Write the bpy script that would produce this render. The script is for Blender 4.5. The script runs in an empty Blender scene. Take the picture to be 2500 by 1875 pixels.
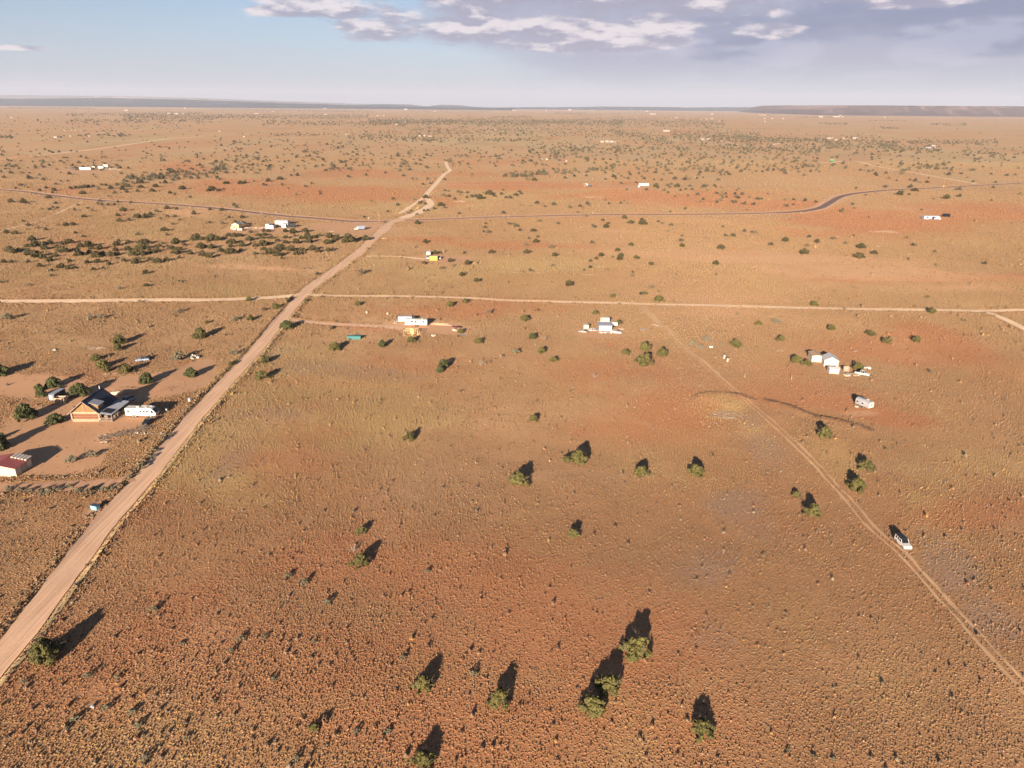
import bpy, math, random
import numpy as np
from mathutils import Vector
R = math.radians
random.seed(7); rng = np.random.default_rng(11)
SC = bpy.context.scene; COL = SC.collection
# ------------------------------------------------------------------ camera, sky, sun, exposure
CAMH = 90.0; FPX = 1794.0; PITCH = R(20.75); ROLL = R(0.5)
SUN_AZ = R(15.0); SUN_EL = R(15.0)                       # light travels towards +Y, a little to +X
cam = bpy.data.cameras.new("camera"); camo = bpy.data.objects.new("camera", cam); COL.objects.link(camo)
cam.sensor_width = 36.0; cam.lens = 36.0*FPX/2500.0; cam.clip_start = 1.0; cam.clip_end = 200000.0
from mathutils import Matrix
camo.matrix_world = (Matrix.Translation((0, 0, CAMH)) @ Matrix.Rotation(R(90)-PITCH, 4, 'X') @ Matrix.Rotation(ROLL, 4, 'Z'))
SC.camera = camo
sl = bpy.data.lights.new("sun", 'SUN'); sl.energy = 5.0; sl.angle = R(0.55); sl.color = (1.0, 0.84, 0.66)
so = bpy.data.objects.new("sun", sl); COL.objects.link(so)
sd = Vector((math.sin(SUN_AZ)*math.cos(SUN_EL), math.cos(SUN_AZ)*math.cos(SUN_EL), -math.sin(SUN_EL)))
so.rotation_euler = sd.to_track_quat('-Z', 'Y').to_euler(); so.location = (-40, -60, 60)
SC.view_settings.view_transform = 'Standard'; SC.view_settings.look = 'None'
SC.view_settings.exposure = 1.38; SC.view_settings.gamma = 1.0
SC.render.engine = 'CYCLES'

class NT:
    """small helper for wiring shader nodes"""
    def __init__(s, tree): s.t = tree; s.n = tree.nodes; s.l = tree.links
    def node(s, typ, **kw):
        n = s.n.new(typ)
        for k, v in kw.items(): setattr(n, k, v)
        return n
    def put(s, sock, v):
        if hasattr(v, 'is_output') or isinstance(v, bpy.types.NodeSocket): s.l.new(v, sock)
        else:
            if isinstance(v, (tuple, list)) and len(v) == 3 and sock.type == 'RGBA': v = (*v, 1)
            sock.default_value = v
    def m(s, op, a, b=None, c=None, clamp=False):
        n = s.node('ShaderNodeMath', operation=op, use_clamp=clamp)
        for i, v in enumerate((a, b, c)):
            if v is not None: s.put(n.inputs[i], v)
        return n.outputs[0]
    def mix(s, f, a, b, mode='MIX'):
        n = s.node('ShaderNodeMix', data_type='RGBA', blend_type=mode); n.clamp_factor = True
        s.put(n.inputs[0], f); s.put(n.inputs[6], a); s.put(n.inputs[7], b)
        return n.outputs[2]
    def noise(s, vec, scale, detail=4, rough=0.55, dist=0.0):
        n = s.node('ShaderNodeTexNoise'); s.put(n.inputs['Vector'], vec)
        n.inputs['Scale'].default_value = scale; n.inputs['Detail'].default_value = detail
        n.inputs['Roughness'].default_value = rough; n.inputs['Distortion'].default_value = dist
        return n.outputs['Fac']
    def ramp(s, f, a, b, smooth=True):
        n = s.node('ShaderNodeMapRange'); n.interpolation_type = 'SMOOTHSTEP' if smooth else 'LINEAR'
        s.put(n.inputs[0], f); n.inputs[1].default_value = a; n.inputs[2].default_value = b
        return n.outputs[0]
    def comb(s, x, y, z):
        n = s.node('ShaderNodeCombineXYZ')
        for i, v in enumerate((x, y, z)): s.put(n.inputs[i], v)
        return n.outputs[0]

# world: Nishita sky with a bank of cloud over its low part
W = bpy.data.worlds.new("World"); SC.world = W; W.use_nodes = True
t = NT(W.node_tree); t.n.clear()
sky = t.node('ShaderNodeTexSky', sky_type='NISHITA', sun_disc=False); sky.sun_elevation = SUN_EL; sky.sun_rotation = R(195)
sky.altitude = 1700; sky.air_density = 0.85; sky.dust_density = 0.25; sky.ozone_density = 2.6
tc = t.node('ShaderNodeTexCoord'); sp = t.node('ShaderNodeSeparateXYZ'); t.l.new(tc.outputs['Generated'], sp.inputs[0])
X, Y, Z = sp.outputs
hyp = t.m('SQRT', t.m('ADD', t.m('MULTIPLY', X, X), t.m('MULTIPLY', Y, Y)))
az = t.m('ARCTAN2', X, Y); el = t.m('ARCTAN2', Z, hyp)
SKY = 0.05
CL = lambda *v: tuple(q*1.20 for q in v)
# low haze brightening
hz = t.ramp(el, 0.16, -0.01)
base = t.mix(1.0, sky.outputs[0], (1.04, 0.90, 0.80), 'MULTIPLY')
front = t.ramp(t.m('ABSOLUTE', az), 2.3, 1.3)
base = t.mix(t.m('MULTIPLY', t.m('MULTIPLY', hz, front), 0.85), base, CL(2.7, 2.85, 3.7))
vec = t.comb(t.m('MULTIPLY', az, 1.0), t.m('MULTIPLY', el, 3.6), 0.0)
warp = t.noise(vec, 9, 3, 0.5)
vecw = t.comb(t.m('ADD', az, t.m('MULTIPLY', t.m('SUBTRACT', warp, 0.5), 0.06)), t.m('MULTIPLY', el, 3.2), 0.3)
n1 = t.noise(vecw, 11, 8, 0.57); n2 = t.noise(vec, 4.0, 4, 0.5); n3 = t.noise(vecw, 34, 6, 0.6)
def ell(cx, cy, rx, ry):                                   # soft ellipse of sky, in photograph-free angles (radians)
    a = t.m('DIVIDE', t.m('SUBTRACT', az, cx), rx); b = t.m('DIVIDE', t.m('SUBTRACT', el, cy), ry)
    return t.m('SUBTRACT', 1.0, t.m('ADD', t.m('MULTIPLY', a, a), t.m('MULTIPLY', b, b)))
def mx(*v):
    r = v[0]
    for q in v[1:]: r = t.m('MAXIMUM', r, q)
    return r
# puffy lit clouds
c1 = mx(ell(-0.17, 0.117, 0.16, 0.018), ell(0.20, 0.105, 0.14, 0.020), ell(0.45, 0.115, 0.10, 0.014), ell(0.0, 0.075, 0.2, 0.010), ell(0.30, 0.085, 0.05, 0.010), ell(-0.12, 0.088, 0.10, 0.012), ell(0.05, 0.075, 0.16, 0.014), ell(0.62, 0.128, 0.12, 0.008), ell(-0.05, 0.114, 0.26, 0.030), ell(0.12, 0.10, 0.16, 0.022), ell(0.22, 0.13, 0.12, 0.012), ell(0.40, 0.128, 0.05, 0.008), ell(0.02, 0.096, 0.20, 0.028), ell(-0.26, 0.102, 0.055, 0.0075), ell(-0.30, 0.131, 0.05, 0.006),
        ell(-0.43, 0.118, 0.022, 0.006), ell(-0.60, 0.053, 0.085, 0.0035), ell(-0.08, 0.085, 0.13, 0.016), ell(0.12, 0.125, 0.10, 0.016))
c1 = t.m('ADD', t.m('MINIMUM', c1, 0.5), t.m('MULTIPLY', t.m('SUBTRACT', n1, 0.5), 3.3))
cov1 = t.ramp(c1, -0.08, 0.55)
# grey-lilac deck on the right
c2 = mx(t.m('MULTIPLY', t.m('SUBTRACT', az, -0.06), 5.0), ell(0.1, 0.10, 0.26, 0.055))
c2 = t.m('ADD', t.m('MINIMUM', c2, 0.9), t.m('MULTIPLY', t.m('SUBTRACT', n2, 0.5), 1.6))
cov2 = t.m('MULTIPLY', t.ramp(c2, -0.15, 0.8), t.ramp(el, 0.0, 0.06))
dark = t.ramp(t.m('ADD', n2, t.m('MULTIPLY', mx(ell(0.30, 0.095, 0.14, 0.035), ell(0.55, 0.10, 0.16, 0.05)), 0.16)), 0.42, 0.60)
deck = t.mix(dark, CL(2.65, 2.7, 3.55), CL(1.6, 1.8, 2.75))
deck = t.mix(t.m('MULTIPLY', t.ramp(n1, 0.46, 0.62), 0.5), deck, CL(3.6, 3.6, 4.5))
n1b = t.noise(t.comb(az, t.m('ADD', t.m('MULTIPLY', el, 3.2), 0.026), 0.3), 11, 7, 0.57)
lit = t.ramp(t.m('ADD', t.m('SUBTRACT', n1, n1b), t.m('MULTIPLY', t.m('SUBTRACT', n3, 0.5), 0.40)), -0.04, 0.12)
puff = t.mix(lit, CL(2.45, 2.4, 3.15), CL(5.4, 4.9, 5.1))
hi = t.m('MULTIPLY', t.ramp(el, 0.24, 0.15), front)
c = t.mix(t.m('MULTIPLY', t.m('MULTIPLY', cov2, 0.93), hi), base, deck)
c = t.mix(t.m('MULTIPLY', t.m('MULTIPLY', cov1, 0.9), hi), c, puff)
# thin high streaks
st = t.noise(t.comb(az, t.m('MULTIPLY', el, 9.0), 2.0), 7, 5, 0.5)
c = t.mix(t.m('MULTIPLY', t.ramp(st, 0.5, 0.75), t.m('MULTIPLY', t.ramp(el, 0.11, 0.03), 0.35)), c, CL(3.9, 3.75, 4.4))
bg = t.node('ShaderNodeBackground'); t.l.new(c, bg.inputs[0]); bg.inputs[1].default_value = SKY
wo = t.node('ShaderNodeOutputWorld'); t.l.new(bg.outputs[0], wo.inputs[0])

# ------------------------------------------------------------------ image of the place: pixel (of the 2500 x 1875 picture) -> ground
def vnoise(x, y, s, seed=0):
    x = np.asarray(x, float)/s; y = np.asarray(y, float)/s
    xi = np.floor(x).astype(np.int64); yi = np.floor(y).astype(np.int64); fx = x-xi; fy = y-yi
    fx = fx*fx*(3-2*fx); fy = fy*fy*(3-2*fy)
    def hsh(a, b):
        h = (a*374761393 + b*668265263 + seed*982451653) & 0xffffffff
        h = ((h ^ (h >> 13))*1274126177) & 0xffffffff
        return ((h ^ (h >> 16)) & 0xffff)/65535.0
    a = hsh(xi, yi); b = hsh(xi+1, yi); c_ = hsh(xi, yi+1); d = hsh(xi+1, yi+1)
    return (a*(1-fx)+b*fx)*(1-fy)+(c_*(1-fx)+d*fx)*fy
def fbm(x, y, s, seed=0, o=4):
    r = 0; a = .5; tot = 0
    for i in range(o): r = r+a*vnoise(x, y, s/2**i, seed+i*17); tot += a; a *= .55
    return r/tot
def ray(px, py):
    a = np.asarray(px, float)-1250; b = 937.5-np.asarray(py, float)
    a2 = a*math.cos(ROLL)-b*math.sin(ROLL); b2 = a*math.sin(ROLL)+b*math.cos(ROLL)
    return a2, FPX*math.cos(PITCH)+b2*math.sin(PITCH), b2*math.cos(PITCH)-FPX*math.sin(PITCH)
def flat(px, py, z=0):
    dx, dy, dz = ray(px, py); k = (z-CAMH)/np.minimum(dz, -.2); return dx*k, dy*k
def toscreen(x, y, z=0):
    cp, sp_ = math.cos(PITCH), math.sin(PITCH); zz = z-CAMH
    dep = y*cp-zz*sp_; b = y*sp_+zz*cp; a = x
    a3 = (a*math.cos(ROLL)+b*math.sin(ROLL)); b3 = (-a*math.sin(ROLL)+b*math.cos(ROLL))
    return 1250+FPX*a3/dep, 937.5-FPX*b3/dep
BANK = [flat(px, py) for px, py in ((1690, 975), (1715, 964), (1760, 960), (1800, 966), (1830, 974), (1845, 977))]
BANK2 = [flat(px, py) for px, py in ((1865, 976), (1890, 984), (1930, 996), (1990, 1018), (2040, 1028), (2090, 1038), (2135, 1052))]
def polydist(x, y, P):
    """distance to a polyline, and signed side of the nearest segment"""
    best = np.full(np.shape(x), 1e9); side = np.zeros(np.shape(x)); par = np.zeros(np.shape(x))
    L = 0; tot = sum(math.dist(P[i], P[i+1]) for i in range(len(P)-1))
    for i in range(len(P)-1):
        ax, ay = P[i]; bx, by = P[i+1]; vx, vy = bx-ax, by-ay; l2 = vx*vx+vy*vy
        k = np.clip(((x-ax)*vx+(y-ay)*vy)/l2, 0, 1); d = np.hypot(x-ax-k*vx, y-ay-k*vy)
        u = d < best; best = np.where(u, d, best); side = np.where(u, vx*(y-ay)-vy*(x-ax), side); par = np.where(u, (L+k*math.sqrt(l2))/tot, par)
        L += math.sqrt(l2)
    return best, side, par
MAINF = [flat(a_, b_) for a_, b_ in ((-60, 1680), (125, 1450), (362, 1161), (521, 968), (626, 855), (738, 720), (837, 646), (917, 578))]
def hgt(x, y):
    x = np.asarray(x, float); y = np.asarray(y, float)
    r = np.hypot(x, y); fade = np.clip(1-(r-420)/500, 0, 1)
    h = (fbm(x, y, 95, 3, 3)-.5)*2.2 + (fbm(x, y, 14, 5, 3)-.5)*.30
    b = 0
    for P, amp in ((BANK, .6), (BANK2, .65)):
        d, s, p = polydist(x, y, P)
        w = amp*np.clip(np.minimum(p, 1-p)*7, 0, 1)*np.clip(.25+1.3*fbm(x, y, 7, 55, 2), 0, 1.2)
        b = b+np.where(s > 0, w*np.clip(1-(d)/1.6, 0, 1), w*np.clip(1-d/(30+14*vnoise(x, y, 12, 99)), 0, 1)**2.2)
    d, s, p = polydist(x, y, MAINF)
    lum = .6+.8*vnoise(x, y, 9, 77)
    bl = np.exp(-((d-4.1)/1.0)**2)*.42*lum; br = np.exp(-((d-3.7)/.8)**2)*.26*lum
    h = h*(1-.8*np.exp(-(d/4.5)**2))
    return (h+b+np.where(s > 0, bl, br)*np.clip((460-y)/120, 0, 1))*fade
def at(px, py):
    x, y = flat(px, py)
    for _ in range(4):
        z = hgt(x, y); x, y = flat(px, py, z)
    return float(x), float(y), float(hgt(x, y))
def ppm(px, py): return float(-ray(px, py)[2]/CAMH)     # picture pixels per metre at ground there

# ------------------------------------------------------------------ object helpers
def tag(o, label=None, cat=None, group=None, kind=None):
    if label: o['label'] = label
    if cat: o['category'] = cat
    if group: o['group'] = group
    if kind: o['kind'] = kind
    return o
def empty(name, loc, rz=0):
    o = bpy.data.objects.new(name, None); COL.objects.link(o); o.location = loc; o.rotation_euler = (0, 0, rz); o.empty_display_size = .3
    return o
def mesh_np(name, V, F, mat=None, parent=None, smooth=False, link=True, attrs=None):
    """V (n,3), F (m,k) all faces with the same k"""
    V = np.ascontiguousarray(V, np.float32); F = np.ascontiguousarray(F, np.int32); k = F.shape[1]
    me = bpy.data.meshes.new(name); me.vertices.add(len(V)); me.vertices.foreach_set('co', V.ravel())
    me.loops.add(F.size); me.loops.foreach_set('vertex_index', F.ravel())
    me.polygons.add(len(F)); me.polygons.foreach_set('loop_start', np.arange(0, F.size, k, dtype=np.int32))
    me.polygons.foreach_set('loop_total', np.full(len(F), k, np.int32))
    if smooth: me.polygons.foreach_set('use_smooth', np.ones(len(F), bool))
    me.update(calc_edges=True); me.validate()
    for an, (ty, arr) in (attrs or {}).items():
        a = me.attributes.new(an, ty, 'POINT'); a.data.foreach_set('color' if 'COLOR' in ty else 'value', np.ascontiguousarray(arr, np.float32).ravel())
    if mat: me.materials.append(mat)
    o = bpy.data.objects.new(name, me)
    if link: COL.objects.link(o)
    if parent: o.parent = parent
    return o
class MB:
    def __init__(s): s.v = []; s.f = []; s.m = []; s.cur = 0
    def add(s, V, F):
        n = len(s.v); s.v += [tuple(p) for p in V]; s.f += [tuple(i+n for i in q) for q in F]; s.m += [s.cur]*len(F); return s
    def box(s, x0, x1, y0, y1, z0, z1):
        return s.add([(x0, y0, z0), (x1, y0, z0), (x1, y1, z0), (x0, y1, z0), (x0, y0, z1), (x1, y0, z1), (x1, y1, z1), (x0, y1, z1)],
                     [(0, 3, 2, 1), (4, 5, 6, 7), (0, 1, 5, 4), (1, 2, 6, 5), (2, 3, 7, 6), (3, 0, 4, 7)])
    def prism(s, prof, y0, y1, axis='y'):
        """prof: list of (a, z) counter-clockwise seen from -axis side; extruded y0..y1"""
        n = len(prof); V = []
        for yy in (y0, y1):
            for a, z in prof: V.append((a, yy, z) if axis == 'y' else (yy, a, z))
        F = [tuple(range(n)), tuple(range(2*n-1, n-1, -1))] + [(i, i+n, (i+1) % n+n, (i+1) % n) for i in range(n)]
        if axis == 'x': F = [q[::-1] for q in F]
        return s.add(V, F)
    def cyl(s, p0, p1, r0, r1=None, n=10):
        r1 = r0 if r1 is None else r1; p0 = Vector(p0); p1 = Vector(p1); d = (p1-p0).normalized()
        a = d.orthogonal().normalized(); b = d.cross(a); V = []
        for p, r in ((p0, r0), (p1, r1)):
            for i in range(n):
                w = 2*math.pi*i/n; V.append(p+(a*math.cos(w)+b*math.sin(w))*r)
        F = [(i, (i+1) % n, (i+1) % n+n, i+n) for i in range(n)]+[tuple(range(n-1, -1, -1)), tuple(range(n, 2*n))]
        return s.add(V, F)
    def bar(s, p0, p1, w, h=None):
        """square bar between two points"""
        h = h or w; p0 = Vector(p0); p1 = Vector(p1); d = (p1-p0).normalized(); up = Vector((0, 0, 1))
        a = d.cross(up)
        a = a.normalized() if a.length > .05 else Vector((1, 0, 0)); b = a.cross(d).normalized()
        V = [p+a*(i*w/2)+b*(j*h/2) for p in (p0, p1) for i, j in ((-1, -1), (1, -1), (1, 1), (-1, 1))]
        return s.add(V, [(0, 1, 2, 3), (7, 6, 5, 4), (0, 4, 5, 1), (1, 5, 6, 2), (2, 6, 7, 3), (3, 7, 4, 0)])
    def build(s, name, mat, parent=None, bevel=0, smooth=False, link=True):
        me = bpy.data.meshes.new(name); me.from_pydata([tuple(p) for p in s.v], [], s.f); me.validate(); me.update()
        for mm in (mat if isinstance(mat, list) else [mat]): me.materials.append(mm)
        me.polygons.foreach_set('material_index', s.m if len(me.polygons) == len(s.m) else [0]*len(me.polygons))
        if smooth: me.shade_smooth()
        o = bpy.data.objects.new(name, me)
        if link: COL.objects.link(o)
        if parent: o.parent = parent
        if bevel:
            b = o.modifiers.new('bevel', 'BEVEL'); b.width = bevel; b.segments = 2; b.limit_method = 'ANGLE'
        return o
MATS = {}
def pm(name, col, rough=.75, metal=0.0, vary=.15, scale=2.0, bump=.0, dirt=None, stretch=None):
    """painted / natural surface with soft colour variation in its own space"""
    if name in MATS: return MATS[name]
    m = bpy.data.materials.new(name); m.use_nodes = True; t = NT(m.node_tree); b = t.n['Principled BSDF']
    tc = t.node('ShaderNodeTexCoord'); vec = tc.outputs['Object']
    if stretch:
        mp = t.node('ShaderNodeMapping'); mp.inputs['Scale'].default_value = stretch; t.l.new(vec, mp.inputs[0]); vec = mp.outputs[0]
    n = t.noise(vec, scale, 5, .6); f = t.ramp(n, .3, .72)
    c = t.mix(f, tuple(v*(1-vary) for v in col), tuple(min(1, v*(1+vary)) for v in col))
    if dirt:
        n2 = t.noise(vec, scale*.45, 4, .65); c = t.mix(t.m('MULTIPLY', t.ramp(n2, .5, .7), .6), c, dirt)
    t.l.new(c, b.inputs['Base Color']); b.inputs['Roughness'].default_value = rough; b.inputs['Metallic'].default_value = metal
    if bump:
        bp = t.node('ShaderNodeBump'); bp.inputs['Strength'].default_value = bump; bp.inputs['Distance'].default_value = .05
        t.l.new(t.noise(vec, scale*4, 4), bp.inputs['Height']); t.l.new(bp.outputs[0], b.inputs['Normal'])
    MATS[name] = m; return m
# ------------------------------------------------------------------ roads (picture polylines -> ground polylines)
def gpath(pts, step=1.5, jit=.0):
    P = [np.array(at(a, b)[:2]) for a, b in pts]; out = []
    n = len(P)
    for i in range(n-1):                                   # Catmull-Rom
        p0 = P[max(i-1, 0)]; p1 = P[i]; p2 = P[i+1]; p3 = P[min(i+2, n-1)]
        L = np.linalg.norm(p2-p1); k = max(2, int(L/step)); k = min(k, 260)
        for j in range(k):
            u = j/k; out.append(.5*((2*p1)+(-p0+p2)*u+(2*p0-5*p1+4*p2-p3)*u*u+(-p0+3*p1-3*p2+p3)*u**3)) if (i > 0 and i < n-2) else out.append(p1+(p2-p1)*u)
    out.append(P[-1]); return np.array(out)
def straight(pts, step=1.5):
    P = [np.array(at(a, b)[:2]) for a, b in pts]; out = []
    for i in range(len(P)-1):
        k = min(400, max(2, int(np.linalg.norm(P[i+1]-P[i])/step))); out += [P[i]+(P[i+1]-P[i])*j/k for j in range(k)]
    out.append(P[-1]); return np.array(out)
def ribbon(name, C, w, mat, off=.05, edge=.0, seed=1, kind='structure', cols=5, across=0):
    T = np.gradient(C, axis=0); T /= np.linalg.norm(T, axis=1)[:, None]+1e-9; N = np.stack([T[:, 1], -T[:, 0]], 1)
    s = np.concatenate([[0], np.cumsum(np.linalg.norm(np.diff(C, axis=0), axis=1))])
    wv = np.full(len(C), float(w)) if np.isscalar(w) else np.interp(np.linspace(0, 1, len(C)), np.linspace(0, 1, len(w)), w)
    V = []
    for j in range(cols):
        a = j/(cols-1)-.5
        e = (fbm(s, s*0+j*9.1+seed*31, 5, seed, 3)-.5)*2*edge*(1 if j in (0, cols-1) else 0)
        q = C+N*(across+a*wv+e*np.sign(a if a else 1))[:, None]
        V.append(np.column_stack([q, hgt(q[:, 0], q[:, 1])+off]))
    V = np.stack(V, 1).reshape(-1, 3); n = len(C)
    i = np.arange(n-1)[:, None]*cols+np.arange(cols-1)[None]; i = i.ravel()
    F = np.stack([i, i+1, i+cols+1, i+cols], 1)
    o = mesh_np(name, V, F, mat, smooth=True); 
    # faces must look up
    if o.data.polygons[0].normal.z < 0: o.data.flip_normals()
    if kind: o['kind'] = kind
    return o
main_c = straight([(-60, 1680), (52, 1550), (125, 1450), (258, 1274), (362, 1161), (474, 1020), (521, 968), (626, 855), (679, 788), (738, 720), (752, 706), (837, 646), (877, 616), (917, 578), (950, 546), (985, 532)])
up_c = gpath([(985, 532), (1015, 522), (1047, 503), (1050, 493), (1043, 485), (1040, 477), (1052, 462), (1064, 449), (1084, 426), (1098, 417), (1092, 407), (1088, 395)], 3)
by_c = gpath([(975, 522), (1000, 506), (1030, 486), (1041, 478)], 3)
crossL = straight([(-300, 735), (0, 736), (200, 735), (500, 733), (620, 729), (700, 724), (750, 719)])
crossR = gpath([(745, 720), (800, 722), (1000, 724), (1250, 734), (1500, 740), (2000, 753), (2384, 759), (2500, 757), (2800, 755)])
forkR = gpath([(2370, 758), (2420, 766), (2500, 802), (2580, 850)])
drive = gpath([(700, 779), (749, 785.6), (816, 792), (884, 794.6), (952, 799), (985, 802)])
drive2 = gpath([(893, 626), (950, 626), (1000, 629), (1040, 633)])
paved = gpath([(-400, 437), (0, 463), (113, 475.5), (226, 488), (339, 494.6), (500, 506), (655, 523), (794, 535), (884, 541), (1000, 537.5), (1226, 529.6), (1500, 524), (1726, 523), (1880, 520), (1950, 516.5), (2000, 508), (2026, 494.6), (2048, 482), (2075, 474.5), (2113, 469.5), (2181, 463.5), (2294, 458), (2500, 447), (2800, 434)], 3)
trk = gpath([(1561, 746), (1575, 758), (1597, 781), (1627, 804), (1654, 835), (1676, 856), (1715, 885), (1771, 935), (1821, 975), (1862, 1012), (1903, 1048), (1968, 1110), (2016, 1161), (2073, 1223), (2129, 1288), (2200, 1350), (2256, 1410), (2299, 1459), (2369, 1535), (2440, 1614), (2500, 1677), (2560, 1750)])
side = gpath([(335, 1168), (290, 1178), (220, 1182), (120, 1186), (0, 1190), (-120, 1192)])
far1 = gpath([(-60, 392), (0, 388), (102, 378), (240, 363), (410, 339), (497, 332)], 8)
far2 = gpath([(2000, 394), (2023, 398), (2060, 393), (2100, 395), (2135, 405), (2249, 425), (2384, 449)], 6)
far3 = gpath([(1760, 344), (1794, 352), (1862, 356), (1888, 353), (1909, 348)], 10)
far4 = gpath([(1064, 450), (1200, 451), (1400, 449.5), (1560, 455)], 5)
trackA = gpath([(203, 492), (97, 539), (0, 565)], 3)
oldR = gpath([(2080, 484), (2165, 496), (2240, 520)], 4)
def dirtmat(name, col, col2, rut=.0):
    m = bpy.data.materials.new(name); m.use_nodes = True; t = NT(m.node_tree); b = t.n['Principled BSDF']
    P = t.node('ShaderNodeNewGeometry').outputs['Position']
    f = t.ramp(t.noise(P, .12, 5, .6), .3, .7); f2 = t.ramp(t.noise(P, 1.7, 4, .6), .3, .75)
    c = t.mix(f, col, col2); c = t.mix(t.m('MULTIPLY', f2, .35), c, tuple(v*.8 for v in col))
    # wheel lines along the road direction (north-south noise stretched)
    mp = t.node('ShaderNodeMapping'); mp.inputs['Scale'].default_value = (1.1, .02, 1); t.l.new(P, mp.inputs[0])
    c = t.mix(t.m('MULTIPLY', t.ramp(t.noise(mp.outputs[0], 1.4, 3), .42, .58), .6), c, tuple(min(.9, v*1.16) for v in col2))
    c = t.mix(t.m('MULTIPLY', t.ramp(t.noise(mp.outputs[0], 2.3, 4), .5, .36), .45), c, tuple(v*.70 for v in col))
    t.l.new(c, b.inputs['Base Color']); b.inputs['Roughness'].default_value = .95
    bp = t.node('ShaderNodeBump'); bp.inputs['Strength'].default_value = .35; bp.inputs['Distance'].default_value = .06
    t.l.new(t.noise(P, 1.6, 5, .6), bp.inputs['Height']); t.l.new(bp.outputs[0], b.inputs['Normal'])
    return m
M_road = dirtmat('graded_dirt', (.60, .36, .225), (.67, .42, .27))
M_road2 = dirtmat('pale_dirt', (.82, .58, .38), (.76, .52, .33))
M_trk = dirtmat('worn_track', (.53, .32, .17), (.58, .36, .20))
M_asph = pm('asphalt', (.17, .10, .078), .9, vary=.15, scale=.1)
M_yard = dirtmat('bare_yard', (.48, .25, .14), (.58, .32, .18))
M_sand = dirtmat('sand_shoulder', (.66, .40, .24), (.56, .31, .18))
ribbon('road_shoulder', paved, 17, M_sand, .04, 2.0, 3)
bi = int(np.argmin(np.hypot(*(paved-np.array(at(1900, 519)[:2])).T)))
ji = int(np.argmin(np.hypot(*(paved-np.array(at(900, 541)[:2])).T)))
ribbon('paved_road', paved[:ji+1], 6.2, pm('brown_asphalt', (.175, .10, .07), .9, vary=.15, scale=.1), .08, .2, 2)
ribbon('paved_road', paved[ji:bi+1], 5.0, pm('dusty_asphalt', (.22, .125, .085), .9, vary=.15, scale=.1), .08, .3, 2)
ribbon('paved_road', paved[bi:], 7.0, M_asph, .08, .15, 2)
ribbon('dirt_road', main_c, [5.6, 5.6, 5.4, 5.2, 5.4, 5.6, 6.5, 7.5, 8.5, 10, 12], M_road, .12, .35, 4, cols=7)
ribbon('dirt_road', up_c, [11, 7.5, 6, 5.5, 5.5, 6, 5.5, 5.5, 5], M_road2, .10, .5, 5)
ribbon('dirt_road', by_c, 5, M_road2, .06, .6, 6)
ribbon('cross_road', crossL, 6.0, M_road2, .09, .3, 7)
ribbon('cross_road', crossR, [3.6, 3.4, 3.4, 3.6, 4.4, 4.0, 3.6, 3.4], M_road2, .08, .35, 8)
ribbon('cross_road', forkR, 3.8, M_road2, .06, .3, 9)
ribbon('driveway', drive, [3.0, 3.2, 4.5], M_road, .06, .5, 10)
ribbon('driveway', drive2, 3.0, M_road2, .07, .6, 11)
ribbon('dirt_track', trk, [3.0, 2.8, 1.5, .65, .6, .65, .7, .7], M_trk, .05, .6, 12, across=-.85)
ribbon('dirt_track', trk, [.6, .6, .5, .5, .5, .6, .6, .6], M_trk, .055, .45, 13, across=.85)
ribbon('dirt_track', far1, 9, M_road2, .05, 2.5, 15)
ribbon('dirt_track', far2, 6, M_road2, .05, 2, 16)
ribbon('dirt_track', far3, 10, M_road2, .05, 3, 17)
ribbon('dirt_track', far4, 3.5, M_sand, .05, 1.5, 18)
ribbon('dirt_track', trackA, 2.5, M_road2, .05, 1.0, 19)
ribbon('dirt_track', oldR, 3, M_sand, .05, 1.2, 20)
ribbon('driveway', side, 4.0, dirtmat('yard_lane', (.40, .21, .12), (.47, .26, .15)), .05, 1.5, 21)
vg = main_c[:-12]
ribbon('road_verge', vg, .9, pm('straw_verge', (.62, .44, .22), .95, vary=.2, scale=.3), .10, .25, 31, across=3.7)
# roadside line of straw-coloured windrow on the right of the graded road is grown with the tufts below

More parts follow.
